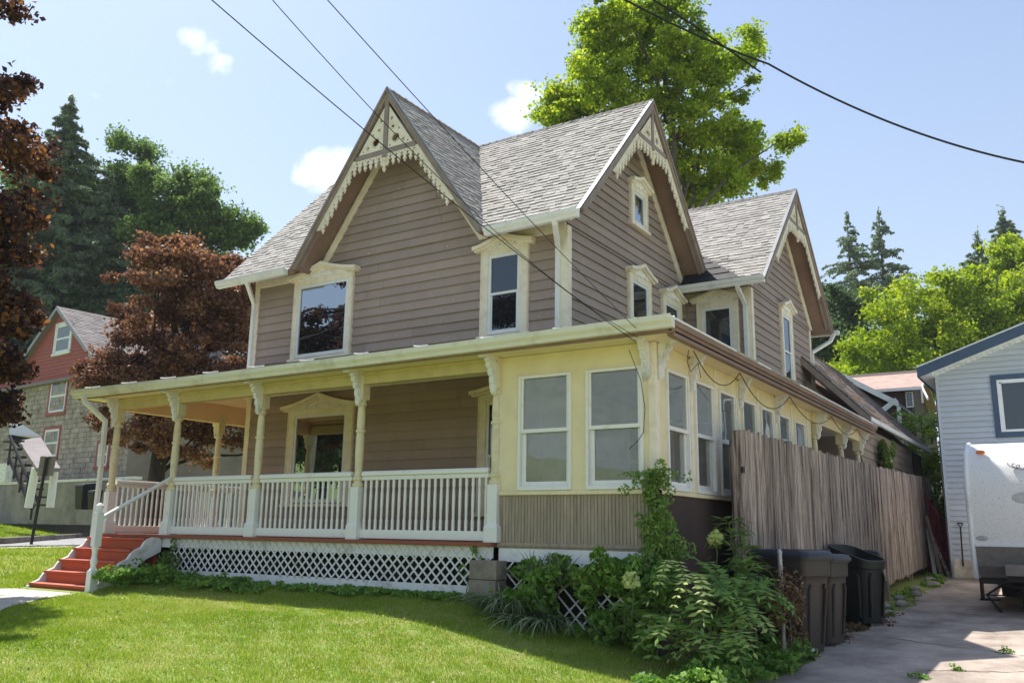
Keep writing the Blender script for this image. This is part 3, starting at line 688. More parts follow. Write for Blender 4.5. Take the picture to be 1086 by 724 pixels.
def spout(pts, r=.030, name='downspout', m='gutterwhite'):
    mb = MB(); P = [Vector(p) for p in pts]
    for a, b in zip(P[:-1], P[1:]):
        d = (b - a).normalized(); s = Vector((1, 0, 0)) if abs(d.x) < .9 else Vector((0, 1, 0)); u = d.cross(s).normalized(); v = d.cross(u).normalized()
        a2 = a - d * r * .6; b2 = b + d * r * .6; V = []
        for c_ in (a2, b2): V += [c_ + u * r + v * r * 1.25, c_ - u * r + v * r * 1.25, c_ - u * r - v * r * 1.25, c_ + u * r - v * r * 1.25]
        mb.add(V, [(0, 1, 2, 3), (4, 7, 6, 5), (0, 4, 5, 1), (1, 5, 6, 2), (2, 6, 7, 3), (3, 7, 4, 0)])
    return mb.build(name, m, house, bevel=.006)
spout([(-8.70, eyF - .05, zeF - .1), (-8.71, eyF - .02, zeF - .15), (-8.98, YF - .06, zeF - .38), (-8.98, YF - .06, 4.35)])
spout([(-2.24, eyF - .05, zeF - .1), (-2.25, eyF - .02, zeF - .15), (-2.43, YF - .06, zeF - .36), (-2.43, YF - .06, 4.36)])
spout([(-1.14, wy0 - .05, wz0 - .1), (-1.14, wy0, wz0 - .15), (-1.14, WY0 - .06, wz0 - .38), (-1.14, WY0 - .06, 4.0)])
spout([(XWo + .02, 2 * WRY - wy0 - .02, wz0 - .08), (XWo - .05, 2 * WRY - wy0 - .1, wz0 - .25), (X2 + .05, WY1 - .06, wz0 - .55), (X2 + .05, WY1 - .06, 4.5)])

# ---- windows with pedimented hoods
def window(fr, u0, u1, z0, z1, hood_h=.20, ext=.11, two=True, gl='glassd', cas=.11, carve=True, hood_z=None, frieze=.16, sill=True, hm='cream', sash=.05, cm='cream', peak=1.0):
    c = (u0 + u1) / 2; T = .068
    g0, g1, gz0, gz1 = u0 + cas, u1 - cas, z0 + .02, z1 - frieze
    mb = MB(); fbox(mb, fr, u0, g0, z0, z1, 0, T); fbox(mb, fr, g1, u1, z0, z1, 0, T); fbox(mb, fr, g0, g1, gz1, z1, 0, T)
    fbox(mb, fr, u0 + .012, u0 + .03, z0, z1 - .02, T, T + .012); fbox(mb, fr, u1 - .03, u1 - .012, z0, z1 - .02, T, T + .012)
    W_ = mb.build('window', cm, house, bevel=.004)
    mb = MB(); s = sash
    fbox(mb, fr, g0, g0 + s, gz0, gz1, .006, .056); fbox(mb, fr, g1 - s, g1, gz0, gz1, .006, .056); fbox(mb, fr, g0 + s, g1 - s, gz1 - s, gz1, .006, .056); fbox(mb, fr, g0 + s, g1 - s, gz0, gz0 + s * 1.1, .006, .056)
    mz = (gz0 + gz1) / 2
    if two:
        fbox(mb, fr, g0 + s, g1 - s, mz - .02, mz + .02, .01, .060)
        fbox(mb, fr, g0 + s, g0 + s + .022, gz0 + .05, mz - .02, .01, .044); fbox(mb, fr, g1 - s - .022, g1 - s, gz0 + .05, mz - .02, .01, .044)
    mb.build('sash', 'vinyl', W_, bevel=.003)
    mb = MB(); mb.add([fr(g0 + s, gz0 + s, .036), fr(g1 - s, gz0 + s, .036), fr(g1 - s, gz1 - s, .036), fr(g0 + s, gz1 - s, .036)], [(0, 1, 2, 3)]); mb.build('pane', gl, W_)
    # hood: ogee pediment board with a projecting cap
    zt = z1; a, b = u0 - ext, u1 + ext; h = hood_h * peak; w_ = (b - a) / 2
    def top(t):                                   # t -1..1
        s_ = abs(t); return zt + .035 + h * (0.0 + (1 - s_) ** 1.45)
    K = [i / 10 - 1 for i in range(21)]
    body = [(u0, zt - .01)] + [(c + t * w_, top(t) - .03) for t in K if u0 <= c + t * w_ <= u1] + [(u1, zt - .01)]
    mb = MB(); mb.holed([body], fr, 0, T + .006)
    up = [(c + t * w_, top(t)) for t in K]; lo = [(c + t * w_, top(t) - .058) for t in reversed(K)]
    mb.holed([up + lo], fr, 0, .165); up2 = [(c + t * w_ * .97, top(t) - .050) for t in K]; lo2 = [(c + t * w_ * .97, top(t) - .085) for t in reversed(K)]
    mb.holed([up2 + lo2], fr, 0, .115)
    mb.build('hood', hm, W_, bevel=.003)
    if carve:
        mb = MB(); n_ = T + .012; base_z = zt - frieze * .42; r = random.Random(3)
        for sg in (1, -1):
            cu = c + sg * .02
            while abs(cu - c) < (g1 - g0) / 2 - .03:
                rr = .035 + .018 * (1 - abs(cu - c) / (w_)); cz = base_z + h * .42 * (1 - abs(cu - c) / w_)
                mb.tube([fr(cu + sg * rr * math.cos(t * .62) * (1 - .06 * t), cz + rr * math.sin(t * .62) * (1 - .06 * t), n_) for t in range(11)], .012, 5)
                mb.tube([fr(cu + sg * rr, cz - .02, n_), fr(cu + sg * (rr + .03), cz + .03, n_), fr(cu + sg * (rr + .055), cz - .012, n_)], .011, 5)
                cu += sg * .075
        mb.tube([fr(c, base_z - .01, n_), fr(c - .03, base_z + .07, n_), fr(c, base_z + .13 + h * .2, n_), fr(c + .03, base_z + .07, n_), fr(c, base_z - .01, n_)], .011, 5)
        mb.build('hood_carving', 'carve', W_, smooth=True)
    if sill:
        mb = MB(); fbox(mb, fr, u0 - .04, u1 + .04, z0 - .05, z0, 0, .10); mb.build('sill', cm, W_, bevel=.004)
    return W_
window(FRT, -7.93, -6.50, 4.42, 5.90, .19, two=False, gl='glasssky', cas=.11, frieze=.14, sash=.055)
window(FRT, -3.82, -2.95, 4.40, 5.80, .16, cas=.14, frieze=.12, sash=.055)
window(FRT, -7.87, -6.32, 1.90, 3.53, .20, two=False, gl='glasssky', cas=.17, frieze=.12, hm='cream', sash=.05)
window(FRT, -3.81, -2.7, 1.75, 3.52, .14, cas=.15, frieze=.13, sash=.05)
window(SID, 4.34, 5.03, 6.68, 7.42, .13, ext=.06, two=False, cas=.12, frieze=.14, sash=.05, gl='glasssky', sill=True)
window(SID, 4.22, 5.12, 4.30, 5.80, .16, ext=.07, cas=.13, frieze=.14)
window(SID, 5.62, 6.50, 4.30, 5.75, .18, ext=.06, cas=.13, frieze=.16)
window(WFR, -2.08, -1.27, 4.30, 5.80, .17, ext=.09, two=False, cas=.12, frieze=.15, gl='glassd', sash=.055)
window(WSI, 8.62, 9.42, 4.35, 6.02, .15, ext=.05, cas=.13, frieze=.16)

# ---- porch
PE = 3.66; PS = .27; pex, pey = .39, -.39; PLX = -10.15
pz = lambda d: PE + PS * d
nf = Vector((0, -PS, 1)).normalized(); cp = nf.z
pr = MB()
def PP(u, v, n=0): return Vector((u, pey + v * cp, pz(v * cp))) + nf * n
shingles(pr, PP, 0, 2.59 / cp, lambda v: [(PLX + min(v * cp, 1.15), pex - v * cp)], ex=.15, tw=(.3, .9))
ns = Vector((PS, 0, 1)).normalized()
def PQ(u, v, n=0): return Vector((pex - v * cp, u, pz(v * cp))) + ns * n
shingles(pr, PQ, 0, 2.71 / cp, lambda v: [(pey + v * cp, 10.12 if v * cp < 1.45 else YB)], ex=.15, tw=(.3, .9))
nl = Vector((-PS, 0, 1)).normalized()
def PL(u, v, n=0): return Vector((PLX + v * cp, u, pz(v * cp))) + nl * n
shingles(pr, PL, 0, 1.15 / cp, lambda v: [(pey + v * cp, 5.6)], ex=.15, tw=(.3, .9))
pr.build('porch_roof', 'shingle', house)
mb = MB()
mb.prism([Vector(p) - nf * .012 for p in [(PLX, pey, PE), (pex, pey, PE), (pex - 2.59, 2.2, pz(2.59)), (-9.0, 2.2, pz(2.59)), (-9.0, .76, pz(1.15))]], -nf, .05)
mb.prism([Vector(p) - ns * .012 for p in [(pex, pey, PE), (pex, 10.12, PE), (pex - 1.45, 10.12, pz(1.45)), (pex - 1.45, 6.85, pz(1.45)), (pex - 2.71, 6.85, pz(2.71)), (pex - 2.71, 2.32, pz(2.71))]], -ns, .05)
mb.prism([Vector(p) - nl * .012 for p in [(PLX, pey, PE), (-9.0, .76, pz(1.15)), (-9.0, 5.6, pz(1.15)), (PLX, 5.6, PE)]], -nl, .05)
mb.build('porch_deck', 'soffit', house)
# eave soffit and fascia, ceiling
mb = MB(); mb.box(PLX + .03, pex - .03, pey + .03, .06, PE - .125, PE - .105); mb.box(-.06, pex - .03, .06, 10.1, PE - .125, PE - .105); mb.box(PLX + .03, -9.5, .06, 5.6, PE - .125, PE - .105)
mb.build('eave_soffit', 'yellow', house)
mb = MB(); mb.box(pex - .055, pex - .03, pey, 10.12, PE - .125, PE - .012); mb.box(pex - .03, pex + .0, pey - .005, 10.12, PE - .065, PE - .011); mb.box(pex - .10, pex - .029, pey + .06, 10.1, PE - .165, PE - .1255)
mb.box(PLX, PLX + .025, pey, 5.6, PE - .14, PE - .012)
mb.box(PLX, pex, pey + .0, pey + .025, PE - .14, PE - .012)
mb.build('eave_fascia', 'soffit', house)
mb = MB(); mb.box(pex - .03, pex + .014, pey - .12, 10.12, PE - .01, PE + .012); mb.build('roof_edge', 'gutterwhite', house)
gutter((PLX - .03, pey, PE + .01), (pex + .01, pey, PE + .03), (0, -1, 0), m='gutter', h=.13, d=.12, sag=.02)
mb = MB()
for i in range(11):
    x = PLX + .35 + i * .98; mb.tube([(x, pey - .11, PE + .028), (x, pey - .0, PE + .045), (x + .01, pey + .15, PE + .085)], .009, 5)
mb.build('gutter_strap', 'gutterwhite', house)
mb = MB(); mb.prism([(-9.2, .06, 3.645), (-9.2, .62, 3.815), (-9.2, 2.19, 3.84), (-9.2, 2.19, 3.87), (-9.2, .62, 3.845), (-9.2, .06, 3.675)], (1, 0, 0), 7.2)
mb.prism([(-9.49, .06, 3.62), (-9.2, .06, 3.645), (-9.2, .7, 3.82), (-9.03, 2.19, 3.82), (-9.03, 5.5, 3.82), (-9.49, 5.5, 3.70), (-9.49, .3, 3.69)], (0, 0, 1), .012); mb.build('porch_ceiling', 'ceiling', house)
mb = MB(); mb.box(-2.3, -.04, .06, 10.1, 3.50, 3.53); mb.build('inner_ceiling', 'inwhite', house)
mb = MB(); mb.box(-9.0, -2.0, 2.12, 2.165, 3.79, 3.838); mb.build('ceiling_molding', 'white', house)
# beams
mb = MB(); mb.box(-9.62, -2.02, -.06, .06, 3.37, 3.655); mb.box(-9.60, -2.0, -.075, -.06, 3.49, 3.53)
mb.build('porch_beam', 'beam', house, bevel=.004)
mb = MB(); mb.box(-9.61, -9.49, .062, 5.5, 3.36, 3.70); mb.build('porch_beam', 'ceiling', house, bevel=.004)
mb = MB(); mb.box(-.06, .06, 6.45, 10.15, 3.36, 3.53); mb.build('porch_beam', 'yellow', house, bevel=.004)
# floor
mb = MB(); mb.box(-9.72, -2.0, -.13, 2.2, FZ - .045, FZ); mb.box(-9.72, -9.0, 2.2, 5.6, FZ - .045, FZ); mb.build('porch_floor', 'floorred', house, bevel=.004)
mb = MB(); mb.box(-2.3, -.06, .0, 10.1, FZ - .05, FZ - .01); mb.build('inner_floor', 'inwhite', house)
mb = MB(); mb.box(-9.6, -.05, .25, 2.1, .5, 1.25); mb.box(-9.6, -9.05, 2.1, 5.4, .5, 1.25); mb.box(-2.1, -.1, 2.1, 10, .3, 1.25); mb.build('foundation', 'skirtdark', house)  # dark block filling the space below the floor, shade put into its colour
mb = MB(); mb.box(-9.68, -2.02, -.056, -.04, 1.19, FZ - .047); mb.build('floor_fascia', 'whitedirty', house)

# turned posts
def post_profile():
    return None
def post_mesh(short=False):
    mb = MB(); w0, w1 = .093, .067
    mb.box(-w0, w0, -w0, w0, 0, .17); 
    mb.add([(-w0, -w0, .17), (w0, -w0, .17), (w0, w0, .17), (-w0, w0, .17), (-w1, -w1, .21), (w1, -w1, .21), (w1, w1, .21), (-w1, w1, .21)], [(0, 1, 5, 4), (1, 2, 6, 5), (2, 3, 7, 6), (3, 0, 4, 7)])
    mb.box(-w1, w1, -w1, w1, .21, .66)
    return mb.mesh('pedestal', 'white')
def shaft_mesh():
    mb = MB(); w1 = .062
    mb.lathe((0, 0, 0), [(.070, .66), (.078, .675), (.078, .70), (.058, .72), (.058, .735), (.074, .75), (.074, .775), (.055, .80), (.050, .86), (.054, 1.0), (.058, 1.12), (.056, 1.30), (.050, 1.36), (.066, 1.375), (.066, 1.40), (.050, 1.415),
                         (.055, 1.46), (.052, 1.62), (.045, 1.70), (.048, 1.715), (.066, 1.73), (.066, 1.76), (.052, 1.775), (.066, 1.80)], 18)
    mb.box(-w1 - .008, w1 + .008, -w1 - .008, w1 + .008, 1.80, 2.16)
    return mb.mesh('shaft', 'post', smooth=False)
def bracket_mesh():
    'scroll bracket hanging in front of a post top: silhouette in the y-z plane'
    mb = MB(); fr_ = frame((0, 0, 0), (0, -1, 0), (1, 0, 0))
    KX, KZ = .68, .90
    P = [(.0, 0), (.25, 0), (.25, -.035), (.20, -.05), (.215, -.085), (.185, -.12), (.14, -.13), (.15, -.175), (.12, -.215), (.085, -.22), (.095, -.26), (.085, -.31), (.055, -.335), (.06, -.38), (.045, -.43), (.0, -.46)]
    P = [(a * KX, b * KZ) for a, b in P]
    circ = lambda cu, cz, r: [(cu * KX + r * .8 * math.cos(t * math.pi / 4), cz * KZ + r * .8 * math.sin(t * math.pi / 4)) for t in range(8)]
    mb.holed([P, circ(.12, -.065, .026), circ(.07, -.15, .022), circ(.04, -.27, .016)], fr_, -.033, .033)
    mb.holed([[(a * .62, b * .86 - .02) for a, b in P]], fr_, -.045, .045)
    for (cu, cz, r0) in ((.16, -.07, .035), (.09, -.17, .03), (.05, -.28, .022)):
        for sd in (-.035, .035): mb.tube([(sd, -(cu + r0 * math.cos(t * .7) * (1 - t * .06)) * KX, cz * KZ + r0 * math.sin(t * .7) * (1 - t * .06)) for t in range(9)], .008, 4)
    mb.box(-.05, .05, -.27, .0, 0, .065)
    return mb.mesh('bracket', 'whitedirty')
PM, SM_, BM = post_mesh(), shaft_mesh(), bracket_mesh()
def post(x, y, brk=(0,), ped=True):
    o = bpy.data.objects.new('porch_post', SM_); COL.objects.link(o); o.parent = house; o.location = Vector((x, y, FZ)) - ORG[house.name]; ORG[o.name] = Vector((x, y, FZ))
    if ped: place(PM, 'pedestal', o, (x, y, FZ))
    for a in brk:
        d = Vector((math.sin(a), -math.cos(a), 0)) * .066
        b = place(BM, 'bracket', o, Vector((x, y, FZ + 2.13)) + d); b.rotation_euler = (0, 0, a)
    return o
for x in (-9.55, -7.99, -6.11, -4.19, -2.04): post(x, 0, (0,) if x > -9 else (0, -math.pi / 2))
post(-9.55, 2.05, (-math.pi / 2,)); post(-9.55, 4.3, (-math.pi / 2,))
post(-9.06, 2.26, ()) if 0 else None
for y in (6.62, 8.55, 10.0): post(0, y, (math.pi / 2,), ped=True)
# pilaster brackets along the enclosed side
def wall_bracket(x, y, a, z=FZ + 2.16):
    b = place(BM, 'eave_bracket', house, (x, y, z)); b.rotation_euler = (0, 0, a); return b
for y in (1.02, 2.75, 4.42): wall_bracket(.02, y + .0, math.pi / 2) if y != 1.02 else wall_bracket(.02, 1.02, math.pi / 2)
wall_bracket(.02, .09, math.pi / 2); wall_bracket(-.09, -.02, 0)
# railings
BAL = MB().lathe((0, 0, 0), [(.019, 0), (.019, .10), (.021, .12), (.015, .15), (.019, .30), (.020, .42), (.015, .52), (.021, .545), (.019, .565), (.019, .64)], 8).mesh('baluster', 'white')
def railing(a, b, m='white', z=FZ, n=None, dark=False):
    a, b = Vector((*a, z)), Vector((*b, z)); d = (b - a); L = d.length; d.normalize(); nn = Vector((-d.y, d.x, 0)); fr_ = frame(a, d, nn)
    mb = MB(); fbox(mb, fr_, 0, L, .80, .845, -.05, .05); fbox(mb, fr_, 0, L, .745, .798, -.026, .026); fbox(mb, fr_, 0, L, .845, .86, -.03, .03)
    R_ = mb.build('railing', m, house, bevel=.005)
    mb = MB(); fbox(mb, fr_, 0, L, .015, .125, -.03, .03); mb.build('bottom_rail', m, R_, bevel=.005)
    k = n or int(L / .093)
    for i in range(k):
        p = a + d * (L * (i + .5) / k) + Vector((0, 0, .115)); o = place(BAL, 'baluster', R_, p); o.rotation_euler = (0, 0, random.uniform(0, .4)); o.location.z += random.uniform(-.002, .002)
    return R_
railing((-7.91, 0), (-6.20, 0)); railing((-6.02, 0), (-4.28, 0)); railing((-4.10, 0), (-2.12, 0)); railing((-9.55, .08), (-9.55, 1.96)); railing((-9.55, 2.14), (-9.55, 4.2), n=12)
# porch lattice skirt
def lattice(fr_, u0, u1, z0, z1, name='lattice_skirt', m='whitedirty', pitch=.135, wd=.034, par=house, frames=True, missing=0, ang=1.0):
    mb = MB(); k = 0
    for sg, nn in ((1, 0.0), (-1, .008)):
        c = u0 - (z1 - z0) * 1.1 if sg > 0 else u0
        c = u0 - (z1 - z0)
        while c < u1 + (z1 - z0):
            # line u = c + sg*(z - zc)
            if sg > 0: pts = lambda off: [(c + off, z0), (c + off + (z1 - z0) / ang, z1)]
            else: pts = lambda off: [(c + off + (z1 - z0) / ang, z0), (c + off, z1)]
            (ua, za), (ub, zb) = pts(0)
            def clip(ua, za, ub, zb):
                t0, t1 = 0., 1.; d = ub - ua
                for lim, s in ((u0, 1), (u1, -1)):
                    if abs(d) < 1e-6: continue
                    t = (lim - ua) / d
                    if s * d > 0: t0 = max(t0, t)
                    else: t1 = min(t1, t)
                return (t0, t1) if t1 - t0 > .02 else None
            r = clip(ua, za, ub, zb)
            if r and random.random() >= missing:
                t0, t1 = r; A = (ua + (ub - ua) * t0, za + (zb - za) * t0); B = (ua + (ub - ua) * t1, za + (zb - za) * t1); w_ = wd * .72
                mb.holed([[(A[0] - w_ / 2, A[1]), (A[0] + w_ / 2, A[1]), (B[0] + w_ / 2, B[1]), (B[0] - w_ / 2, B[1])]], fr_, nn, nn + .008)
            c += pitch
    return mb.build(name, m, par)
PFz = frame((0, -.06, 0), (1, 0, 0), (0, -1, 0))
lattice(PFz, -7.85, -2.02, .86, 1.322, wd=.042)
mb = MB(); fbox(mb, PFz, -7.9, -5.46, .70, .875, -.012, .012); fbox(mb, PFz, -5.45, -3.9, .69, .88, -.010, .016); fbox(mb, PFz, -3.89, -2.0, .66, .875, -.014, .012)
mb.build('skirt_board', 'whitedirty', house, bevel=.003)
# loose lattice below the closed porch
lattice(frame((0, -.10, 0), (1, 0, 0), (0, -1, 0)), -2.0, .0, .50, 1.17, pitch=.15, missing=.25)
# pier of cinder blocks
mb = MB()
for i, z in enumerate((.55, .76, .97)): mb.box(-2.15 + .01 * i, -1.78 + .006 * i, -.36, -.14, z, z + .205)
mb.build('block_pier', 'cinder', house, bevel=.008)

# closed part of the porch: front wall with two openings
EF = frame((0, 0, 0), (1, 0, 0), (0, -1, 0)); ES = frame((0, 0, 0), (0, 1, 0), (1, 0, 0))
def holed_wall(fr_, u0, u1, z0, z1, wins, n0, n1):
    mb = MB(); mb.holed([[(u0, z0), (u1, z0), (u1, z1), (u0, z1)]] + [[(a, c), (b, c), (b, d), (a, d)] for a, b, c, d in wins], fr_, n0, n1); return mb
fw = [(-1.70, -1.04, 1.98, 3.26), (-.81, -.16, 1.98, 3.26)]
mb = holed_wall(EF, -1.97, .0, 1.95, 3.53, fw, -.06, .0)
mb.build('closed_porch_wall', 'yellow', house)
sw = [(.30, .90), (1.14, 1.74), (1.97, 2.57), (2.86, 3.44), (3.68, 4.26), (4.54, 5.12), (5.42, 6.02)]
mb = holed_wall(ES, .0, 6.45, 1.95, 3.53, [(a, b, 1.98, 3.26) for a, b in sw], -.06, .0)
mb.build('closed_porch_wall', 'yellow', house)
for a_ in [(EF, -.075, .012, 1.95, 3.53, .0, .014), (ES, -.012, .085, 1.95, 3.53, .0, .014)] + [(ES, u - .045, u + .045, 1.96, 3.50, .0, .016) for u in (1.02, 1.855, 2.71, 3.56, 4.40, 5.27, 6.2)]:
    mb = MB(); fbox(mb, *a_); mb.build('porch_corner_board', 'cream', house, bevel=.003)
def dbl_window(fr_, u0, u1, z0, z1, side=False):
    mb = MB(); f = .038; mz = z0 + (z1 - z0) * .51
    fbox(mb, fr_, u0 - .022, u0 + .012, z0 - .02, z1 + .02, -.02, .028); fbox(mb, fr_, u1 - .012, u1 + .022, z0 - .02, z1 + .02, -.02, .028); fbox(mb, fr_, u0 + .012, u1 - .012, z1 - .012, z1 + .02, -.02, .028); fbox(mb, fr_, u0 + .012, u1 - .012, z0 - .025, z0 + .02, -.02, .034)
    W_ = mb.build('window', 'white', house, bevel=.003)
    mb = MB(); a, b = u0 + .012, u1 - .012
    fbox(mb, fr_, a, a + f * .8, mz, z1 - .012, -.02, .012); fbox(mb, fr_, b - f * .8, b, mz, z1 - .012, -.02, .012); fbox(mb, fr_, a, b, mz - .022, mz + .022, -.012, .018)
    fbox(mb, fr_, a, a + f * 1.45, z0 + .02, mz - .022, -.05, -.018); fbox(mb, fr_, b - f * 1.2, b, z0 + .02, mz - .022, -.05, -.018); fbox(mb, fr_, a, b, z0 + .02, z0 + .075, -.048, -.014)
    mb.build('sash', 'white', W_, bevel=.003)
    mb = MB(); mb.add([fr_(a + .02, mz + .01, -.004), fr_(b - .02, mz + .01, -.004), fr_(b - .02, z1 - .02, -.004), fr_(a + .02, z1 - .02, -.004)], [(0, 1, 2, 3)])
    mb.add([fr_(a + .04, z0 + .06, -.034), fr_(b - .04, z0 + .06, -.034), fr_(b - .04, mz, -.034), fr_(a + .04, mz, -.034)], [(0, 1, 2, 3)])
    mb.build('pane', 'glass', W_)
for a, b, c, d in fw: dbl_window(EF, a, b, c, d)
for a, b in sw: dbl_window(ES, a, b, 1.98, 3.26)
# sill band, beadboard apron, white base
mb = MB(); fbox(mb, EF, -1.97, .03, 1.905, 1.95, -.06, .035); fbox(mb, ES, -.03, 6.45, 1.905, 1.95, -.06, .030); mb.build('sill_band', 'yellow', house, bevel=.003)
mb = MB(); mb.box(-1.97, -.0, .02, .06, 1.2, 1.905)
u = -1.97
while u < -.02:
    d = min(.042, -.005 - u); fbox(mb, EF, u + .002, u + d - .003, 1.375, 1.905, -.02, .006 + random.uniform(-.0015, .0015)); u += .0425
mb.build('beadboard_apron', 'bead', house)
mb = MB(); fbox(mb, EF, -1.97, .01, 1.335, 1.375, -.02, .03); fbox(mb, EF, -1.97, .0, 1.31, 1.334, -.02, .014); mb.build('apron_molding', 'bead', house)
mb = MB(); fbox(mb, EF, -1.97, .0, 1.16, 1.309, -.02, .012); mb.build('base_board', 'white', house, bevel=.003)
mb = MB(); mb.box(-.05, .0, .012, 6.45, .2, 1.905); mb.box(-.05, -.012, 6.45, 10.1, .2, 1.36); mb.build('side_apron', 'brownwall', house)
# inside of the closed porch
mb = MB(); mb.box(-2.0, -1.972, .0, 2.19, FZ, 3.5); mb.build('partition', 'inwhite', house)
mb = MB(); mb.box(-2.025, -2.002, .02, 2.19, FZ, 3.78); mb.build('partition_face', 'yellow', house)
mb = MB(); inn = frame((XR + .03, 0, 0), (0, 1, 0), (1, 0, 0)); lap(mb, inn, FZ, 3.5, lambda z: 2.2, lambda z: 6.8, ex=.12)
inn2 = frame((0, 2.17, 0), (1, 0, 0), (0, -1, 0)); lap(mb, inn2, FZ, 3.5, lambda z: -2.32, lambda z: -1.985, ex=.12)
inn3 = frame((0, 6.8, 0), (1, 0, 0), (0, -1, 0)); lap(mb, inn3, FZ, 3.5, lambda z: -2.3, lambda z: -.06, ex=.12)
mb.build('inner_siding', 'inwhite', house)
D_ = MB(); fbox(D_, inn, 4.0, 4.85, FZ, 3.42, .0, .05); dr = D_.build('inner_door', 'inwhite', house, bevel=.003)
mb = MB()
for i in range(3):
    for j in range(5): fbox(mb, inn, 4.14 + i * .20, 4.31 + i * .20, 1.72 + j * .30, 1.98 + j * .30, .045, .054)
mb.build('door_pane', 'glassd', dr)
mb = MB(); mb.box(-1.971, -1.955, .98, 1.02, FZ, 3.1); mb.box(-1.971, -1.955, .35, .38, FZ, 3.1); mb.box(-1.971, -1.955, .35, 1.02, 3.1, 3.14); mb.build('panel_trim', 'inwhite', house)
# open side porch behind the fence: hooded doors on the wing wall
window(WSI, 7.5, 8.5, FZ + .02, 3.30, .16, ext=.06, cas=.13, frieze=.14, sill=False, cm='post', hm='post')
window(WSI, 9.0, 9.95, FZ + .02, 3.30, .16, ext=.06, cas=.13, frieze=.14, sill=False, cm='post', hm='post')

# ---- red steps
st = MB(); r_ = (FZ - .045 - .72) / 5.0
treadw = (-9.52, -8.02); rise = (FZ - .66) / 6
sE = MB(); sE.box(-9.42, -8.10, -.12, -.07, .6, 1.32); stairs = sE.build('stair', 'stepred', house)
for i in range(5):
    z = 1.32 - .165 * i; y0 = -.36 - .21 * i; y1 = y0 + .255
    mb = MB(); mb.box(-9.50, -8.06, y0, min(y1, -.075), z - .035, z); mb.box(-9.44, -8.10, y0 + .03, y0 + .055, z - .165, z - .036); mb.build('step', 'stepred', stairs, bevel=.005)
for sx in (-9.53, -8.04):                        # cut stringers with a scalloped upper edge
    fr_ = frame((sx, 0, 0), (0, -1, 0), (1, 0, 0))
    up = [(.07, 1.31), (.12, 1.325), (.22, 1.33)]
    for i in range(5):
        zt = 1.32 - .165 * i; up += [(.30 + .21 * i, zt - .01), (.35 + .21 * i, zt - .05), (.40 + .21 * i, zt - .13), (.46 + .21 * i, zt - .155)][:4 if i < 4 else 3]
    lo = [(1.24, .45), (1.05, .48), (.8, .66), (.55, .84), (.3, 1.02), (.07, 1.12)]
    mb = MB(); mb.holed([up + lo], fr_, -.022, .022); mb.build('stringer', 'whitedirty', stairs, bevel=.003)
def newel(x, y, zb, h):
    mb = MB(); a = .055; mb.box(x - a, x + a, y - a, y + a, zb, zb + .36)
    mb.lathe((x, y, zb), [(.058, .36), (.040, .39), (.034, .42), (.048, .47), (.045, .50), (.034, .55), (.038, .62), (.050, .66), (.050, .69)], 14)
    mb.box(x - .05, x + .05, y - .05, y + .05, zb + .69, zb + h - .13)
    mb.lathe((x, y, zb + h - .13), [(.058, 0), (.058, .015), (.034, .03), (.045, .05), (.054, .08), (.050, .11), (.03, .135), (.008, .145)], 14)
    return mb.build('newel_post', 'white', stairs, smooth=False)
newel(-7.97, -1.17, .52, 1.27)
mb = MB(); mb.tube([(-7.97, -1.17, 1.57), (-7.97, -.06, FZ + .84)], .030, 8); mb.build('handrail', 'white', stairs, smooth=True)
# corner downspout at the left end of the porch
spout([(-9.86, -.47, PE - .11), (-9.84, -.44, PE - .20), (-9.60, -.20, PE - .50), (-9.64, -.16, 2.3), (-9.66, -.16, .95), (-9.70, -.42, .80)], m='gutterwhite')

# ---- rear addition with the old mossy roof
LZ = 3.87; LS = 1.04; lx = .27; ly0, ly1 = 10.13, 18.45; LT = 2.35
nlx = Vector((LS, 0, 1)).normalized(); cl = nlx.z
mb = MB()
def PA(u, v, n=0): return Vector((lx - v * cl, u, LZ + v * cl * LS)) + nlx * n
shingles(mb, PA, 0, LT / cl, lambda v: [(ly0, ly1)], ex=.15, tw=(.2, .6))
mb.build('addition_roof', 'shingle_old', house)
mb = MB(); mb.prism([Vector(p) - nlx * .012 for p in [(lx, ly0, LZ), (lx, ly1, LZ), (lx - LT, ly1, LZ + LT * LS), (lx - LT, ly0, LZ + LT * LS)]], -nlx, .09)
mb.build('addition_deck', 'fascia', house)
mb = MB(); mb.box(-4, -.03, ly0 + .35, ly1 - .25, .3, 3.7); mb.prism([(-.03, ly0 + .35, 3.7), (-2.2, ly0 + .35, 3.7), (-2.2, ly0 + .35, 5.8)], (0, 1, 0), ly1 - ly0 - .6); mb.build('inner_wall', 'siding', house)
mb = MB(); af = frame((-.03, 0, 0), (0, 1, 0), (1, 0, 0)); lap(mb, af, .4, 3.74, lambda z: ly0 + .35, lambda z: ly1 - .25, ex=.16)
af2 = frame((0, ly0 + .35, 0), (1, 0, 0), (0, -1, 0)); lap(mb, af2, 3.6, 5.7, lambda z: -2.3, lambda z: -.03 - (z - 3.72) / LS * (1 if z > 3.72 else 0), ex=.16)
mb.build('addition_wall', 'bead', house)
mb = MB(); mb.prism([(lx + .01, ly0 - .02, LZ - .02), (lx - LT, ly0 - .02, LZ + LT * LS - .02), (lx - LT, ly0 - .02, LZ + LT * LS - .20), (lx + .01, ly0 - .02, LZ - .17)], (0, 1, 0), .03); mb.build('addition_bargeboard', 'fascia', house)
mb = MB(); mb.box(lx - .03, lx + .02, ly0, ly1, LZ - .09, LZ - .005); mb.build('addition_eave', 'gutterwhite', house)
mb = MB(); fbox(mb, af, 12.9, 13.7, 2.5, 3.25, .0, .06); wd = mb.build('addition_window', 'cream', house)
mb = MB(); fbox(mb, af, 13.0, 13.6, 2.58, 3.17, .055, .066); mb.build('pane', 'glassd', wd)
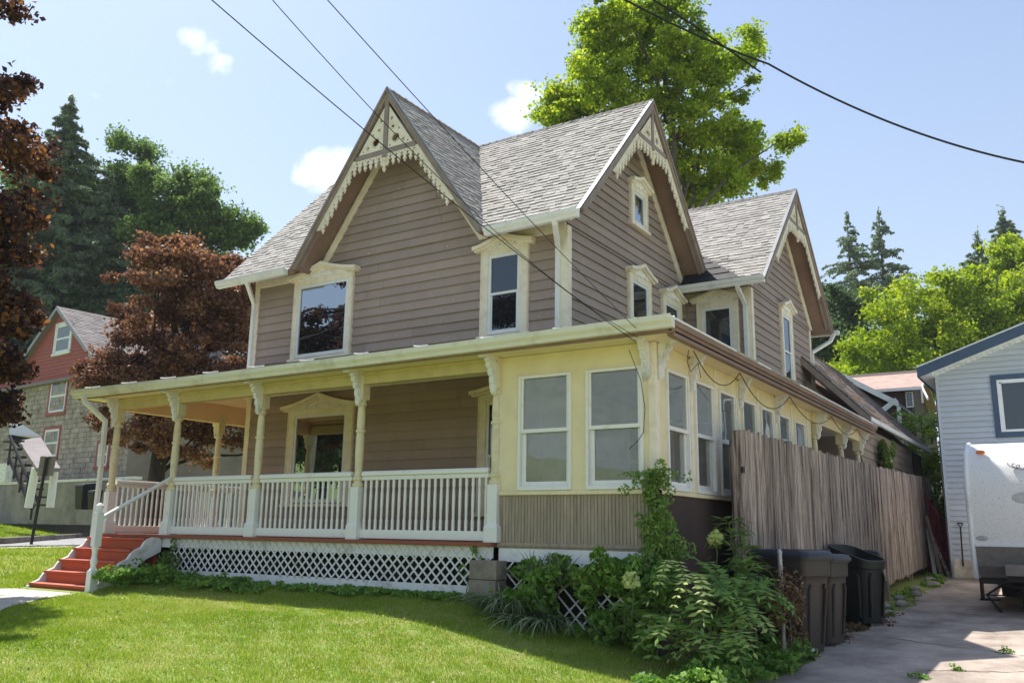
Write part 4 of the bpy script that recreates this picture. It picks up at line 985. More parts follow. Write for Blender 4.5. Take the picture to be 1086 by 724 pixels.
mb = MB(); fbox(mb, af, 15.9, 16.7, 2.3, 2.95, .0, .05); mb.build('addition_window', 'white', house)
mb = MB(); fbox(mb, af, 16.85, 18.2, .4, 3.70, .02, .05); mb.build('addition_panel', 'brownwall', house)
# meter wire and cable stapled under the eave (parts of the house)
mb = MB()
pts = []
for i, (y0, y1, dp) in enumerate(((.35, 1.9, .26), (1.9, 4.1, .30), (4.1, 6.6, .24), (6.6, 8.6, .2), (8.6, 10.0, .16))):
    pts += [(pex - .10 + .02, y0 + (y1 - y0) * k / 8, 3.46 - dp * 4 * (k / 8) * (1 - k / 8)) for k in range(8)]
mb.tube(pts, .006, 5); mb.tube([(pex - .08, .2, 3.44), (pex - .06, .1, 3.30), (pex - .10, .3, 3.22), (pex - .07, .45, 3.34), (pex - .1, .6, 3.2)], .004, 5)
mb.tube([(-.16, -.30, 3.40), (-.12, -.10, 3.1), (-.10, -.05, 2.8), (-.13, -.03, 2.55), (-.20, -.03, 2.46), (-.30, -.03, 2.38)], .004, 5)
mb.build('eave_cable', 'black', house, smooth=True)
# ================================================================== FENCE AND YARD THINGS
fx = .42; fe = empty('board_fence', (fx, 9, H(fx, 9)), 'tall weathered grey wooden fence of narrow upright boards beside the driveway', 'fence')
mb = MB(); y = 1.50
while y < 16.2:
    w_ = random.uniform(.085, .145); z0 = H(fx, y) + random.uniform(.03, .10) + (.12 if y > 5.2 else 0); t = (y - 1.5) / 14.7
    z1 = 2.72 + .26 * t - .04 * math.sin(t * 3.1) + random.uniform(-.022, .022); n_ = random.choice((0, .0, .012)) + random.uniform(-.004, .004); tl = random.uniform(-.008, .008)
    A = [(fx + n_, y, z0), (fx + n_, y + w_ - .006, z0), (fx + n_, y + w_ - .006 + tl, z1 + random.uniform(-.01, .01)), (fx + n_, y + tl, z1)]
    mb.prism(A, (-1, 0, 0), .02); y += w_
mb.build('board_panel', 'fence', fe)
mb = MB()
for z in (.95, 1.75, 2.4): mb.box(fx - .075, fx - .03, 1.5, 16.2, z, z + .09)
mb.build('rail', 'fence', fe)
for y in (1.6, 4.5, 7.4, 10.3, 13.2, 16.1): mb = MB(); mb.box(fx - .16, fx - .076, y - .045, y + .045, .2, 2.6); mb.build('fence_post', 'fence', fe, bevel=.004)
mb = MB(); mb.box(fx - .10, fx + .016, 1.452, 1.490, H(fx, 1.5) - .1, 2.70); mb.build('end_board', 'fence', fe, bevel=.004)
for z in (.95, 2.2): mb = MB(); mb.box(fx + .01, fx + .035, 1.43, 1.50, z, z + .07); mb.build('hinge', 'blacksteel', fe)

def wheelie(x, y, rz, body, lid, label, group, open_=False, h=1.02, w_=.56, d=.66, tilt=0, frontbar=True):
    e = empty('wheeled_bin', (0, 0, 0), label, 'wheelie bin', group); zz = H(x, y) + .01
    mb = MB(); hw, hd = w_ / 2, d / 2; ring = []
    # rounded tapered body
    def sect(sx, sy, z, rr=None, off=0):
        P = []; rr = rr or min(.15 if open_ else .07, sx * .6); sl_ = (.42 * max(0, z / h - .72) / .25) if open_ else 0
        for cx, cy, a0 in ((sx - rr, sy - rr, 0), (-sx + rr, sy - rr, 90), (-sx + rr, -sy + rr, 180), (sx - rr, -sy + rr, 270)):
            for k in range(5): a = math.radians(a0 + k * 22.5); P.append((cx + rr * math.cos(a), cy + off + rr * math.sin(a), z + sl_ * (cy + rr * math.sin(a)) * .8))
        return P
    def loft(mb, secs, cap0=True, cap1=True):
        n = len(secs[0]); V = [p for s_ in secs for p in s_]; F = [(i * n + k, i * n + (k + 1) % n, (i + 1) * n + (k + 1) % n, (i + 1) * n + k) for i in range(len(secs) - 1) for k in range(n)]
        if cap0: F.append(tuple(range(n - 1, -1, -1)))
        if cap1: F.append(tuple(range((len(secs) - 1) * n, len(secs) * n)))
        mb.add(V, F)
    RR = .15 if open_ else .07
    secs = [sect(hw * .76, hd * .72, .03), sect(hw * .78, hd * .74, .10), sect(hw * .90, hd * .88, h * .70), sect(hw * .92, hd * .90, h * .76), sect(hw * .97, hd * .96, h * .78), sect(hw * .98, hd * .97, h * .93), sect(hw * 1.03, hd * 1.03, h * .935), sect(hw * 1.03, hd * 1.03, h * .965)]
    if open_: secs += [sect(hw * .95, hd * .95, h * .967), sect(hw * .90, hd * .90, h * .90), sect(hw * .82, hd * .82, h * .4), sect(hw * .66, hd * .66, .08)]
    loft(mb, secs); B_ = mb.build('body', body, e, smooth=True)
    mb = MB()                                       # moulded ribs on the sides and the front
    for sx in (-1, 1):
        for yy_ in (-hd * .52, hd * .30): mb.tube([(sx * hw * .80, yy_ * .85, .12), (sx * hw * .905, yy_, h * .66), (sx * hw * .90, yy_ + .06, h * .70)], .022, 8)
    for xx in (-hw * .55, hw * .55): mb.tube([(xx * .84, -hd * .76, .12), (xx, -hd * .895, h * .64), (xx * .8, -hd * .90, h * .69)], .022, 8)
    mb.build('moulded_rib', body, e, smooth=True)
    mb = MB(); top = sect(hw * 1.06, hd * 1.06, 0)
    if not open_:
        loft(mb, [sect(hw * 1.07, hd * 1.06, h * .955, off=-.01), sect(hw * 1.07, hd * 1.06, h * .985, off=-.01), sect(hw * 1.0, hd * .98, h * 1.02, off=-.01), sect(hw * .90, hd * .80, h * 1.035, off=-.01), sect(hw * .86, hd * .72, h * 1.022, off=-.01)]); mb.build('lid', lid, e, smooth=True)
    else:
        fr_ = frame((0, hd * 1.05, h * .96), (1, 0, 0), (0, 1, -.12)); 
        P = [(-hw * .98, 0), (hw * .98, 0), (hw * .96, -.50), (hw * .7, -.60), (-hw * .7, -.60), (-hw * .96, -.50)]
        mb.holed([P], fr_, .02, .05); mb.holed([[(a * .8, b * .85 - .04) for a, b in P]], fr_, .05, .065); mb.build('lid', lid, e, bevel=.006)
    mb = MB(); mb.tube([(-hw * .8, hd * 1.08, h * .93), (hw * .8, hd * 1.08, h * .93)], .017, 8)
    for sx in (-1, 1): mb.tube([(sx * hw * .8, hd * .98, h * .90), (sx * hw * .8, hd * 1.09, h * .93)], .02, 8)
    mb.build('handle', lid, e, smooth=True)
    for sx in (-1, 1):
        mb = MB(); c = Vector((sx * hw * .80, hd * .66, .115)); mb.tube([c - Vector((.028, 0, 0)), c + Vector((.028, 0, 0))], .115, 18); mb.build('wheel', 'rubber', e, bevel=.012)
    e.location = (x, y, zz); e.rotation_euler = (tilt, 0, rz); return e
GB = 'wheelie bins standing along the fence'
wheelie(.86, 1.70, math.radians(74), 'binbrown', 'binlid', 'brown wheelie bin with flat navy lid standing nearest the overgrown shrub', GB, w_=.60, d=.74, h=1.08)
wheelie(.90, 2.62, math.radians(80), 'binbrown', 'binlid', 'second brown wheelie bin with grey lid tucked behind the nearest brown one', GB, w_=.58, d=.66, h=1.02)
wheelie(.88, 5.15, math.radians(68), 'binblack', 'binblack', 'black wheelie bin with open top and lid hanging behind it', GB, open_=True, w_=.60, d=.66, h=1.04, tilt=0)
wheelie(.74, 5.90, math.radians(95), 'binblack', 'binblack', 'dark bin half hidden behind the open black one', GB, w_=.56, d=.6, h=.98)
# concrete blocks, posts and bits under the fence
def block(x, y, rz, label, sx=.4, sy=.19, sz=.19, m='cinder', n_='concrete_block', cat='concrete block'):
    mb = MB(); a, b = sx / 2, sy / 2
    outer = [(-a, -b), (a, -b), (a, b), (-a, b)]; t = .03
    holes = [[(-a + t, -b + t), (-t / 2, -b + t), (-t / 2, b - t), (-a + t, b - t)], [(t / 2, -b + t), (a - t, -b + t), (a - t, b - t), (t / 2, b - t)]]
    fr_ = frame((0, 0, 0), (1, 0, 0), (0, 0, 1), (0, 1, 0)); mb.holed([outer] + holes, fr_, 0, sz)
    o = mb.build(n_, m, bevel=.006); o.location = (x, y, H(x, y) + .0); o.rotation_euler = (random.uniform(-.05, .05), 0, rz); return tag(o, label, cat, 'blocks and stones along the foot of the fence')
block(.62, 6.75, 1.5, 'upright cinder block under the fence just past the black bin', .19, .19, .38)
block(.52, 7.9, 1.6, 'second cinder block under the fence, further along')
block(.62, 3.75, 1.4, 'hollow red-brown block standing between brown and black bins', .19, .10, .40)
mb = MB(); mb.box(.66, .79, 3.5, 3.66, H(.7, 3.6) - .05, .62); tag(mb.build('wooden_stake', 'wood', bevel=.004), 'short square wooden stake between the brown and black bins', 'stake')
mb = MB(); mb.box(.50, .60, 8.9, 9.0, H(.5, 9) - .1, .72); tag(mb.build('wooden_stake', 'wood', bevel=.005), 'stubby wooden stake at the foot of the fence beyond the bins', 'stake')
def rock(x, y, s, label, m='concrete', grp='blocks and stones along the foot of the fence', nm='stone', flat=.55):
    r = random.Random(int(x * 100 + y * 77)); mb = MB(); n = 10; V = []; rings = 6
    prof = []
    for i in range(rings + 1):
        t = math.pi * i / rings
        for k in range(n):
            a = 2 * math.pi * k / n; q = 1 + .22 * math.sin(a * 2 + x * 9) + r.uniform(-.12, .12)
            V.append((math.sin(t) * math.cos(a) * s * q, math.sin(t) * math.sin(a) * s * q * .8, -math.cos(t) * s * flat * (1 + r.uniform(-.08, .08))))
    F = [(i * n + k, i * n + (k + 1) % n, (i + 1) * n + (k + 1) % n, (i + 1) * n + k) for i in range(rings) for k in range(n)]
    mb.add(V, F); o = mb.build(nm, m); o.location = (x, y, H(x, y) + s * flat * .55 + .01); o.rotation_euler = (0, 0, r.uniform(0, 6)); return tag(o, label, 'stone', grp)
rock(1.06, 1.62, .115, 'chunky white stone at the foot of the nearest brown bin', 'whitedirty')
SL_ = [(.72, 6.5, .13, 'large'), (.92, 6.9, .09, 'small'), (.70, 7.6, .15, 'largest'), (.90, 8.3, .12, 'flat'), (.72, 9.2, .10, 'small'), (.90, 9.9, .14, 'broad'), (.74, 10.9, .11, 'rounded'), (.92, 11.9, .13, 'pale'), (.74, 12.9, .12, 'small')]
OD = ['first', 'second', 'third', 'fourth', 'fifth', 'sixth', 'seventh', 'eighth', 'ninth']
for (x, y, s_, wd_), od in zip(SL_, OD): rock(x, y, s_, '%s grey stone, %s along the fence foot counting from the black bins' % (wd_, od))
# galvanised fence post in the shrub
mb = MB(); mb.tube([(1.0, .85, .1), (1.0, .85, 1.32)], .024, 10); mb.tube([(1.0, .85, 1.32), (1.0, .85, 1.36)], [.032, .012], 10)
tag(mb.build('metal_post', 'metal', smooth=True), 'thin grey metal post half buried in the leafy shrub by the bins', 'post')

# shovel against the blue house
by = 14.0
e = empty('snow_shovel', (1.32, by - .25, H(1.3, 13.8)), 'pale plastic snow shovel leaning blade down against the blue house', 'shovel')
mb = MB(); fr_ = frame((1.32, by - .34, H(1.3, 13.8) + .02), (1, 0, 0), (0, -1, .2), (0, .18, .98)); K = 9
V = []; F = []
for j in range(7):
    for i in range(K):
        u = -.21 + .42 * i / (K - 1); z = .44 * j / 6; V.append(fr_(u * (1 - .08 * j / 6), z, -.07 * math.cos(u / .21 * 1.3) + .0 + .03 * (j / 6)))
F = [(j * K + i, j * K + i + 1, (j + 1) * K + i + 1, (j + 1) * K + i) for j in range(6) for i in range(K - 1)]
mb.add(V, F); b = mb.build('blade', 'plasticwhite', e, smooth=True); so_ = b.modifiers.new('thick', 'SOLIDIFY'); so_.thickness = .008
mb = MB(); mb.tube([fr_(0, .30, -.03), fr_(0, .62, 0), fr_(0, 1.15, .0)], .017, 8); mb.build('shaft', 'blacksteel', e, smooth=True)
mb = MB(); mb.tube([fr_(-.06, 1.24, 0), fr_(.06, 1.24, 0)], .015, 8); mb.tube([fr_(0, 1.15, 0), fr_(-.06, 1.24, 0)], .012, 6); mb.tube([fr_(0, 1.15, 0), fr_(.06, 1.24, 0)], .012, 6); mb.build('grip', 'blacksteel', e, smooth=True)
# tarp and leaning boards in the gap
mb = MB(); K = 10; V = []; r = random.Random(4)
for j in range(9):
    for i in range(K): V.append((.46 + .48 * i / 9 + r.uniform(-.02, .02), 15.0 + .9 * math.sin(i) * .12 + j * .05 + r.uniform(-.03, .03), .5 + (2.05 - .9 * i / 9) * j / 8 + r.uniform(-.03, .03)))
mb.add(V, [(j * K + i, j * K + i + 1, (j + 1) * K + i + 1, (j + 1) * K + i) for j in range(8) for i in range(K - 1)])
o = tag(mb.build('red_tarp', 'tarp', smooth=True), 'faded dark red tarp bunched behind the end of the fence', 'tarp'); s_ = o.modifiers.new('thick', 'SOLIDIFY'); s_.thickness = .02
for i, (x0, x1, zt) in enumerate(((.50, .78, 2.0), (.58, .93, 1.55), (.49, .62, 1.7))):
    mb = MB(); a = Vector((x1, 14.4 + .1 * i, H(.8, 14.4))); b = Vector((x0, 14.75 + .1 * i, zt)); mb.tube([a, b], [.045, .045], 4)
    tag(mb.build('leaning_board', ['wood', 'fence', 'whitedirty'][i]), ['long brown board leaning at the end of the fence, tallest of three', 'grey board leaning lowest beside the blue house', 'thin pale board leaning close against the fence end'][i], 'board', 'boards leaning in the gap')

# ================================================================== BLUE HOUSE
bx = 1.05; bh = empty('blue_house', (5, 18, .5), 'pale blue vinyl sided house with slate blue trim and a low gable roof', 'house')
bf = frame((0, by, 0), (1, 0, 0), (0, -1, 0)); bs = frame((bx, 0, 0), (0, -1, 0), (-1, 0, 0))
apx = 6.2; bsl = .355; bez = 5.36
roofb = lambda x: bez + (min(x, 2 * apx - x) - bx) * bsl
mb = MB(); mb.box(bx + .01, 2 * apx - bx, by + .01, by + 9, .2, bez - .05); mb.prism([(bx + .01, by + .012, bez - .06), (2 * apx - bx, by + .012, bez - .06), (apx, by + .012, roofb(apx) - .06)], (0, 1, 0), 8.9)
mb.build('inner_wall', 'bluev', bh)
mb = MB(); lap(mb, bf, .50, bez - .02, lambda z: bx + .06, lambda z: 2 * apx - bx, ex=.125, th=.036, rnd=.0008, blen=4)
lap(mb, bf, bez - .02, roofb(apx) - .2, lambda z: bx + (z - bez + .03) / bsl, lambda z: 2 * apx - bx - (z - bez) / bsl, ex=.125, th=.036, rnd=.0008, blen=4)
bs2 = frame((bx, 0, 0), (0, 1, 0), (-1, 0, 0)); lap(mb, bs2, .5, bez, lambda z: by + .05, lambda z: by + 9, ex=.125, th=.036, rnd=.0008, blen=4)
mb.build('siding', 'bluev', bh)
mb = MB(); fbox(mb, bf, bx - .02, bx + .065, .45, bez, .0, .024); mb.box(bx - .024, bx - .0, by - .024, by + .07, .45, bez); mb.build('corner_post', 'bluev', bh)
mb = MB(); mb.box(bx - .03, 12, by - .03, by + 9, .0, .50); mb.build('foundation', 'concrete', bh)
mb = MB(); ovh = .30
L0 = bx - .30
mb.prism([(L0, by - .42, bez + (L0 - bx) * bsl + .12), (apx, by - .42, roofb(apx) + .12), (apx, by - .42, roofb(apx) + .16), (L0, by - .42, bez + (L0 - bx) * bsl + .16)], (0, 1, 0), 9.6)
mb.prism([(apx, by - .42, roofb(apx) + .12), (2 * apx - L0, by - .42, bez + (L0 - bx) * bsl + .12), (2 * apx - L0, by - .42, bez + (L0 - bx) * bsl + .16), (apx, by - .42, roofb(apx) + .16)], (0, 1, 0), 9.6)
mb.build('roof', 'shingle_far', bh)
mb = MB(); mb.prism([(L0, by - .445, bez + (L0 - bx) * bsl - .10), (apx, by - .445, roofb(apx) - .10), (apx, by - .445, roofb(apx) + .13), (L0, by - .445, bez + (L0 - bx) * bsl + .13)], (0, 1, 0), .03)
mb.box(L0 - .02, L0 + .0, by - .445, by + 9, bez + (L0 - bx) * bsl - .10, bez + (L0 - bx) * bsl + .13)
mb.build('bargeboard', 'navy', bh)
mb = MB(); mb.prism([(L0 - .02, by - .46, bez + (L0 - bx) * bsl + .13), (apx, by - .46, roofb(apx) + .135), (apx, by - .46, roofb(apx) + .165), (L0 - .02, by - .46, bez + (L0 - bx) * bsl + .16)], (0, 1, 0), .06)
mb.prism([(L0 + .02, by - .41, bez + (L0 - bx) * bsl - .06), (apx, by - .41, roofb(apx) - .06), (apx, by - .41, roofb(apx) - .045), (L0 + .02, by - .41, bez + (L0 - bx) * bsl - .045)], (0, 1, 0), .41)
mb.box(L0 + .01, bx, by - .40, by + 9, bez - .17, bez - .155)
k = 0
u = bx
while u < apx: mb.box(u, u + .10, by - .032, by - .004, roofb(u) - .12, roofb(u) - .045); u += .115
mb.build('soffit', 'vinyl', bh)
mb = MB(); mb.prism([(L0 + .02, by - .40, bez - .16), (bx - .005, by - .40, bez - .16), (bx - .005, by - .40, bez - .05), (L0 + .02, by - .40, bez - .13)], (0, 1, 0), .38); mb.build('eave_return', 'vinyl', bh)
W_ = None
mb = MB(); u0, u1, z0, z1 = 2.20, 4.2, 3.72, 5.14; t = .12
fbox(mb, bf, u0, u0 + t, z0, z1, 0, .065); fbox(mb, bf, u1 - t, u1, z0, z1, 0, .065); fbox(mb, bf, u0 + t, u1 - t, z1 - t, z1, 0, .065); fbox(mb, bf, u0 + t, u1 - t, z0, z0 + t, 0, .065)
W_ = mb.build('window', 'navy', bh)
mb = MB(); a0, a1, b0, b1 = u0 + t, u1 - t, z0 + t, z1 - t; s = .05
fbox(mb, bf, a0, a0 + s, b0, b1, .0, .075); fbox(mb, bf, a1 - s, a1, b0, b1, .0, .075); fbox(mb, bf, a0, a1, b1 - s, b1, .0, .074); fbox(mb, bf, a0, a1, b0, b0 + s, .0, .074); fbox(mb, bf, a0 + .58, a0 + .64, b0, b1, .0, .076); fbox(mb, bf, a0 + s, a0 + s + .04, b0 + s, b1 - s, .0, .064); fbox(mb, bf, a0 + s, a0 + .6, b1 - s - .03, b1 - s, .0, .064)
mb.build('frame', 'vinyl', W_)
mb = MB(); mb.quad(bf(a0 + s, b0 + s, .052), bf(a1 - s, b0 + s, .052), bf(a1 - s, b1 - s, .052), bf(a0 + s, b1 - s, .052)); mb.build('pane', 'glassd', W_)

# ================================================================== TRAVEL TRAILER
ty = 7.8; tz = H(2.6, 7.8); tr = empty('travel_trailer', (3.3, ty + 3, tz), 'white travel trailer with mildewed front and grey rock guard parked by the blue house', 'trailer')
prof = [(0.10, .88), (.02, 1.06), (-.02, 1.38), (-.05, 1.9), (-.04, 2.3), (.05, 2.62), (.22, 2.86), (.5, 3.03), (.9, 3.10), (6.2, 3.10), (6.2, .88)]      # (y offset, z)
tx0, tx1 = 2.10, 4.55
def tsec(inset, x): return [(x, ty + a + inset, b) for a, b in prof]
mb = MB(); n = len(prof); V = tsec(0, tx0 + .07) + tsec(0, tx1 - .07); V2 = [(tx0, ty + a + .05, b) for a, b in prof] + [(tx1, ty + a + .05, b) for a, b in prof]
mb.add([(tx0 + .07, ty + a, b) for a, b in prof] + [(tx1 - .07, ty + a, b) for a, b in prof], [(i, i + 1, n + i + 1, n + i) for i in range(8)])
tb = mb.build('front_cap', 'mildew', tr, smooth=True)
mb = MB(); mb.add([(tx0, ty + a + .045, b - (.02 if b > 3 else 0)) for a, b in prof], [tuple(range(n))]); mb.add([(tx1, ty + a + .045, b - (.02 if b > 3 else 0)) for a, b in prof], [tuple(range(n))])
mb.add([(tx0, ty + .3, .88), (tx1, ty + .3, .88), (tx1, ty + 6.2, .88), (tx0, ty + 6.2, .88)], [(0, 1, 2, 3)]); mb.add([(tx0, ty + .86, 3.085), (tx1, ty + .86, 3.085), (tx1, ty + 6.2, 3.085), (tx0, ty + 6.2, 3.085)], [(0, 1, 2, 3)]); mb.build('body', 'trailer', tr)
mb = MB()
for x in (tx0 + .035, tx1 - .035): mb.tube([(x, ty + a + .01, b) for a, b in prof[:10]], .040, 8)
mb.build('edge_trim', 'trailer', tr, smooth=True)
mb = MB(); mb.add([(tx0 + .08, ty + a - .012, b) for a, b in prof[:3]] + [(tx1 - .08, ty + a - .012, b) for a, b in prof[:3]], [(0, 1, 4, 3), (1, 2, 5, 4)]); mb.build('rock_guard', 'diamond', tr)
mb = MB(); mb.box(tx0 + .08, tx1 - .08, ty - .05, ty + .0, 1.37, 1.40); mb.build('guard_trim', 'vinyl', tr)
mb = MB(); mb.tube([(2.28, ty + .12, 2.93), (2.44, ty + .12, 2.93)], .030, 8); 
for x in (2.36,): pass
mb = MB(); mb.lathe((0, 0, 0), [(.0, 0), (.075, .0), (.062, .02), (.0, .03)], 14); ml = mb.mesh('marker_light', 'amber')
o = place(ml, 'marker_light', tr, (2.36, ty + .205, 2.90)); o.rotation_euler = (math.radians(58), 0, 0); o.scale = (1, .5, 1.2)
mb = MB(); mb.lathe((0, 0, 0), [(.0, 0), (.10, .0), (.085, .016), (.0, .02)], 18); o = place(mb.mesh('badge', 'metal'), 'badge', tr, (2.28, ty - .02, 1.50)); o.rotation_euler = (math.radians(90), 0, 0); o.scale = (1, .42, 1)
mb = MB(); mb.lathe((0, 0, 0), [(.0, 0), (.17, .0), (.16, .008), (.0, .010)], 20); o = place(mb.mesh('emblem', 'greyemb'), 'emblem', tr, (2.97, ty - .045, 2.14)); o.rotation_euler = (math.radians(90), 0, 0); o.scale = (1.2, .55, 1)
mb = MB()                                           # swirl emblem near the top
for k_ in range(3): mb.tube([(2.80 + .10 * math.cos(t * .42 + k_) + .025 * t, ty + .04 + .015 * t * 0, 2.62 + .05 * math.sin(t * .42 + k_) + .02 * k_) for t in range(10)], .010, 5)
mb.build('emblem_swirl', 'greyemb', tr)
mb = MB()                                           # a-frame tongue, propane cover, jacks
mb.tube([(2.40, ty + .5, .80), (3.32, ty - 1.35, .74)], .05, 4); mb.tube([(4.25, ty + .5, .80), (3.34, ty - 1.35, .74)], .05, 4); mb.box(2.2, 4.45, ty + .12, ty + 6, .78, .876); mb.box(2.62, 4.0, ty - .42, ty - .02, .84, .93)
mb.build('tongue', 'blacksteel', tr)
mb = MB(); mb.box(2.60, 4.05, ty - .50, ty - .05, .932, 1.10); mb.build('front_tray', 'diamond', tr, bevel=.01)
for x in (2.32, 4.2):
    mb = MB(); mb.tube([(x + .22, ty + .25, .80), (x - .07, ty + .25, .60), (x + .12, ty + .25, tz + .03)], .024, 6); mb.box(x + .02, x + .24, ty + .17, ty + .33, tz + .0, tz + .03); mb.tube([(x - .07, ty + .25, .60), (x + .16, ty + .25, .60)], .012, 6); mb.build('stabiliser_jack', 'blacksteel', tr)
mb = MB(); mb.box(1.98, 2.30, ty + 1.9, ty + 2.3, tz + .10, tz + .13); mb.box(2.0, 2.03, ty + 1.9, ty + 2.3, tz + .1, .8); mb.build('folding_step', 'blacksteel', tr)
mb = MB(); mb.tube([(3.33, ty - 1.25, .95), (3.33, ty - 1.25, tz + .02)], .035, 8); mb.build('tongue_jack', 'blacksteel', tr)
for x in (2.28, 4.3):
    for yy_ in (ty + 3.0, ty + 3.9):
        mb = MB(); mb.tube([(x, yy_, tz + .34), (x + .2, yy_, tz + .34)], .34, 22); mb.build('wheel', 'rubber', tr, bevel=.03)
mb = MB(); mb.tube([(2.75, ty + .75, tz + .25), (2.95, ty + .75, tz + .25)], .25, 18); mb.build('spare_wheel', 'rubber', tr, bevel=.03)
mb = MB(); mb.box(2.75, 3.9, ty + .35, ty + .6, tz + .02, tz + .2); mb.build('chock', 'blacksteel', tr)

# ================================================================== FAR HOUSES
# small dark house with white fascia, and one with a pinkish roof, behind the addition
dh = empty('dark_cottage', (-3, 22, .8), 'small dark walled house with white edged low roof behind the mossy addition roof', 'house')
mb = MB(); mb.box(-7, -1.35, 20.1, 26, .5, 5.0); mb.prism([(-1.35, 20.1, 5.0), (-1.35, 20.1, 5.45), (-3.6, 20.1, 6.85), (-7, 20.1, 5.3), (-7, 20.1, 5)], (0, 1, 0), 5.5); mb.build('wall', 'brownwall', dh)
sr = (6.93 - 5.40) / (3.25 - .81)
mb = MB(); mb.prism([(-.75, 19.9, 5.40), (-3.6, 19.9, 5.40 + 2.85 * sr), (-3.6, 19.9, 5.50 + 2.85 * sr), (-.75, 19.9, 5.50)], (0, 1, 0), 6); mb.prism([(-3.6, 19.9, 5.40 + 2.85 * sr), (-7.4, 19.9, 5.1), (-7.4, 19.9, 5.2), (-3.6, 19.9, 5.50 + 2.85 * sr)], (0, 1, 0), 6); mb.build('roof', 'shingle_far', dh)
mb = MB(); mb.prism([(-.72, 19.87, 5.33), (-3.6, 19.87, 5.33 + 2.88 * sr), (-3.6, 19.87, 5.52 + 2.88 * sr), (-.72, 19.87, 5.52)], (0, 1, 0), .04); mb.prism([(-.72, 19.865, 5.52), (-1.20, 19.865, 5.15), (-1.26, 19.865, 5.30), (-.80, 19.865, 5.62)], (0, 1, 0), .05); mb.build('bargeboard', 'gutterwhite', dh)
mb = MB(); mb.box(-.78, -.68, 19.9, 20.0, .7, 5.35); mb.build('porch_column', 'white', dh)
ph = empty('pink_roofed_cottage', (-4, 29, 1), 'distant cottage with pinkish shingle roof and dark walls behind the blue house eave', 'house')
mb = MB(); mb.box(-9, -1.35, 27.4, 33, .5, 7.0); mb.prism([(-1.35, 27.4, 7.0), (-1.35, 30.2, 8.2), (-1.35, 33, 7.0)], (-1, 0, 0), 7.6); mb.build('wall', 'brownwall', ph)
mb = MB(); mb.prism([(-9.3, 27.0, 6.97), (-1.0, 27.0, 6.97), (-1.0, 28.4, 7.72), (-9.3, 28.4, 7.72)], (0, .4, 1), .06); mb.prism([(-1.0, 28.4, 7.72), (-1.0, 31, 6.5), (-9.3, 31, 6.5), (-9.3, 28.4, 7.72)], (0, .4, 1), .06); mb.build('roof', 'shingle_pink', ph)
mb = MB(); mb.box(-1.03, -.97, 27.0, 27.05, 6.4, 7.0); mb.prism([(-.99, 27.0, 6.90), (-.99, 28.4, 7.66), (-.99, 28.4, 7.78), (-.99, 27.0, 7.03)], (1, 0, 0), .04); mb.prism([(-.99, 27.0, 6.90), (-.75, 26.4, 6.4), (-.75, 26.4, 6.5), (-.99, 27.0, 7.03)], (1, 0, 0), .04); mb.box(-9.3, -1, 26.95, 27.0, 6.90, 7.0); mb.build('bargeboard', 'gutterwhite', ph)
mb = MB(); mb.box(-1.62, -1.36, 27.35, 27.40, 6.30, 6.90); wq = mb.build('window', 'vinyl', ph); mb = MB(); mb.box(-1.58, -1.50, 27.33, 27.35, 6.35, 6.85); mb.box(-1.48, -1.40, 27.33, 27.35, 6.35, 6.85); mb.build('pane', 'glassd', wq)

# ---- red gabled house across the street
U_ = Vector((0.9965, -0.0832, 0)); N_ = Vector((-0.0832, -0.9965, 0)); O_ = at(60, 515, 45); O_.z = 0
nfm = frame(O_, U_, N_); nh = empty('red_gabled_house', O_ + Vector((0, 0, 2)), 'old house across the street with faded red gable above imitation stone walls', 'house')
def uz(px, py, n=0):
    d = (ROT @ Vector((px - 543, -(py - 362), -FPX))); P0 = nfm(0, 0, n); t = (P0 - CAM).dot(N_) / d.dot(N_); q = CAM + d * t - P0; return (q.dot(U_), q.z)
ga = uz(67, 326); gl_ = uz(30, 362); gr = uz(108, 384); ub = uz(60, 515); we = uz(120, 390)
mb = MB(); zb = H(O_.x, O_.y) - .5; uL, uR = -9.5, we[0] + 2.2
ztop = gr[1] + .1
fbox(mb, nfm, uL, uR, zb, ztop, -9, -.01)
g0_ = ga[0] - (gr[0] - ga[0]); mb.prism([nfm(g0_ + .25, ztop, -.012), nfm(gr[0] - .25, ztop, -.012), nfm(ga[0], ga[1] - .2, -.012)], -N_, 9); mb.build('inner_wall', 'stucco', nh)
mb = MB(); 
zz = 3.5
row = 0
while zz < ztop - .75:
    u = uL + (row % 2) * .22
    while u < uR:
        w_ = random.choice((.42, .42, .46, .38)); fbox(mb, nfm, u, min(u + w_ - .02, uR), zz, zz + .235, -.01, .03 + random.uniform(0, .025)); u += w_
    zz += .255; row += 1
mb.build('stone_siding', 'stoneside', nh)
mb = MB(); hgt = ztop - .75
lap(mb, nfm, hgt, ztop, lambda z: uL, lambda z: uR, ex=.2, th=.03); lap(mb, nfm, ztop, ga[1] - .25, lambda z: g0_ + .25 + (z - ztop) * (gr[0] - ga[0]) / (ga[1] - gr[1]), lambda z: gr[0] - .25 - (z - ztop) * (gr[0] - ga[0]) / (ga[1] - gr[1]), ex=.2, th=.03); mb.build('gable_wall', 'redwall', nh)
mb = MB(); Sg = (ga[1] - gr[1]) / (gr[0] - ga[0])
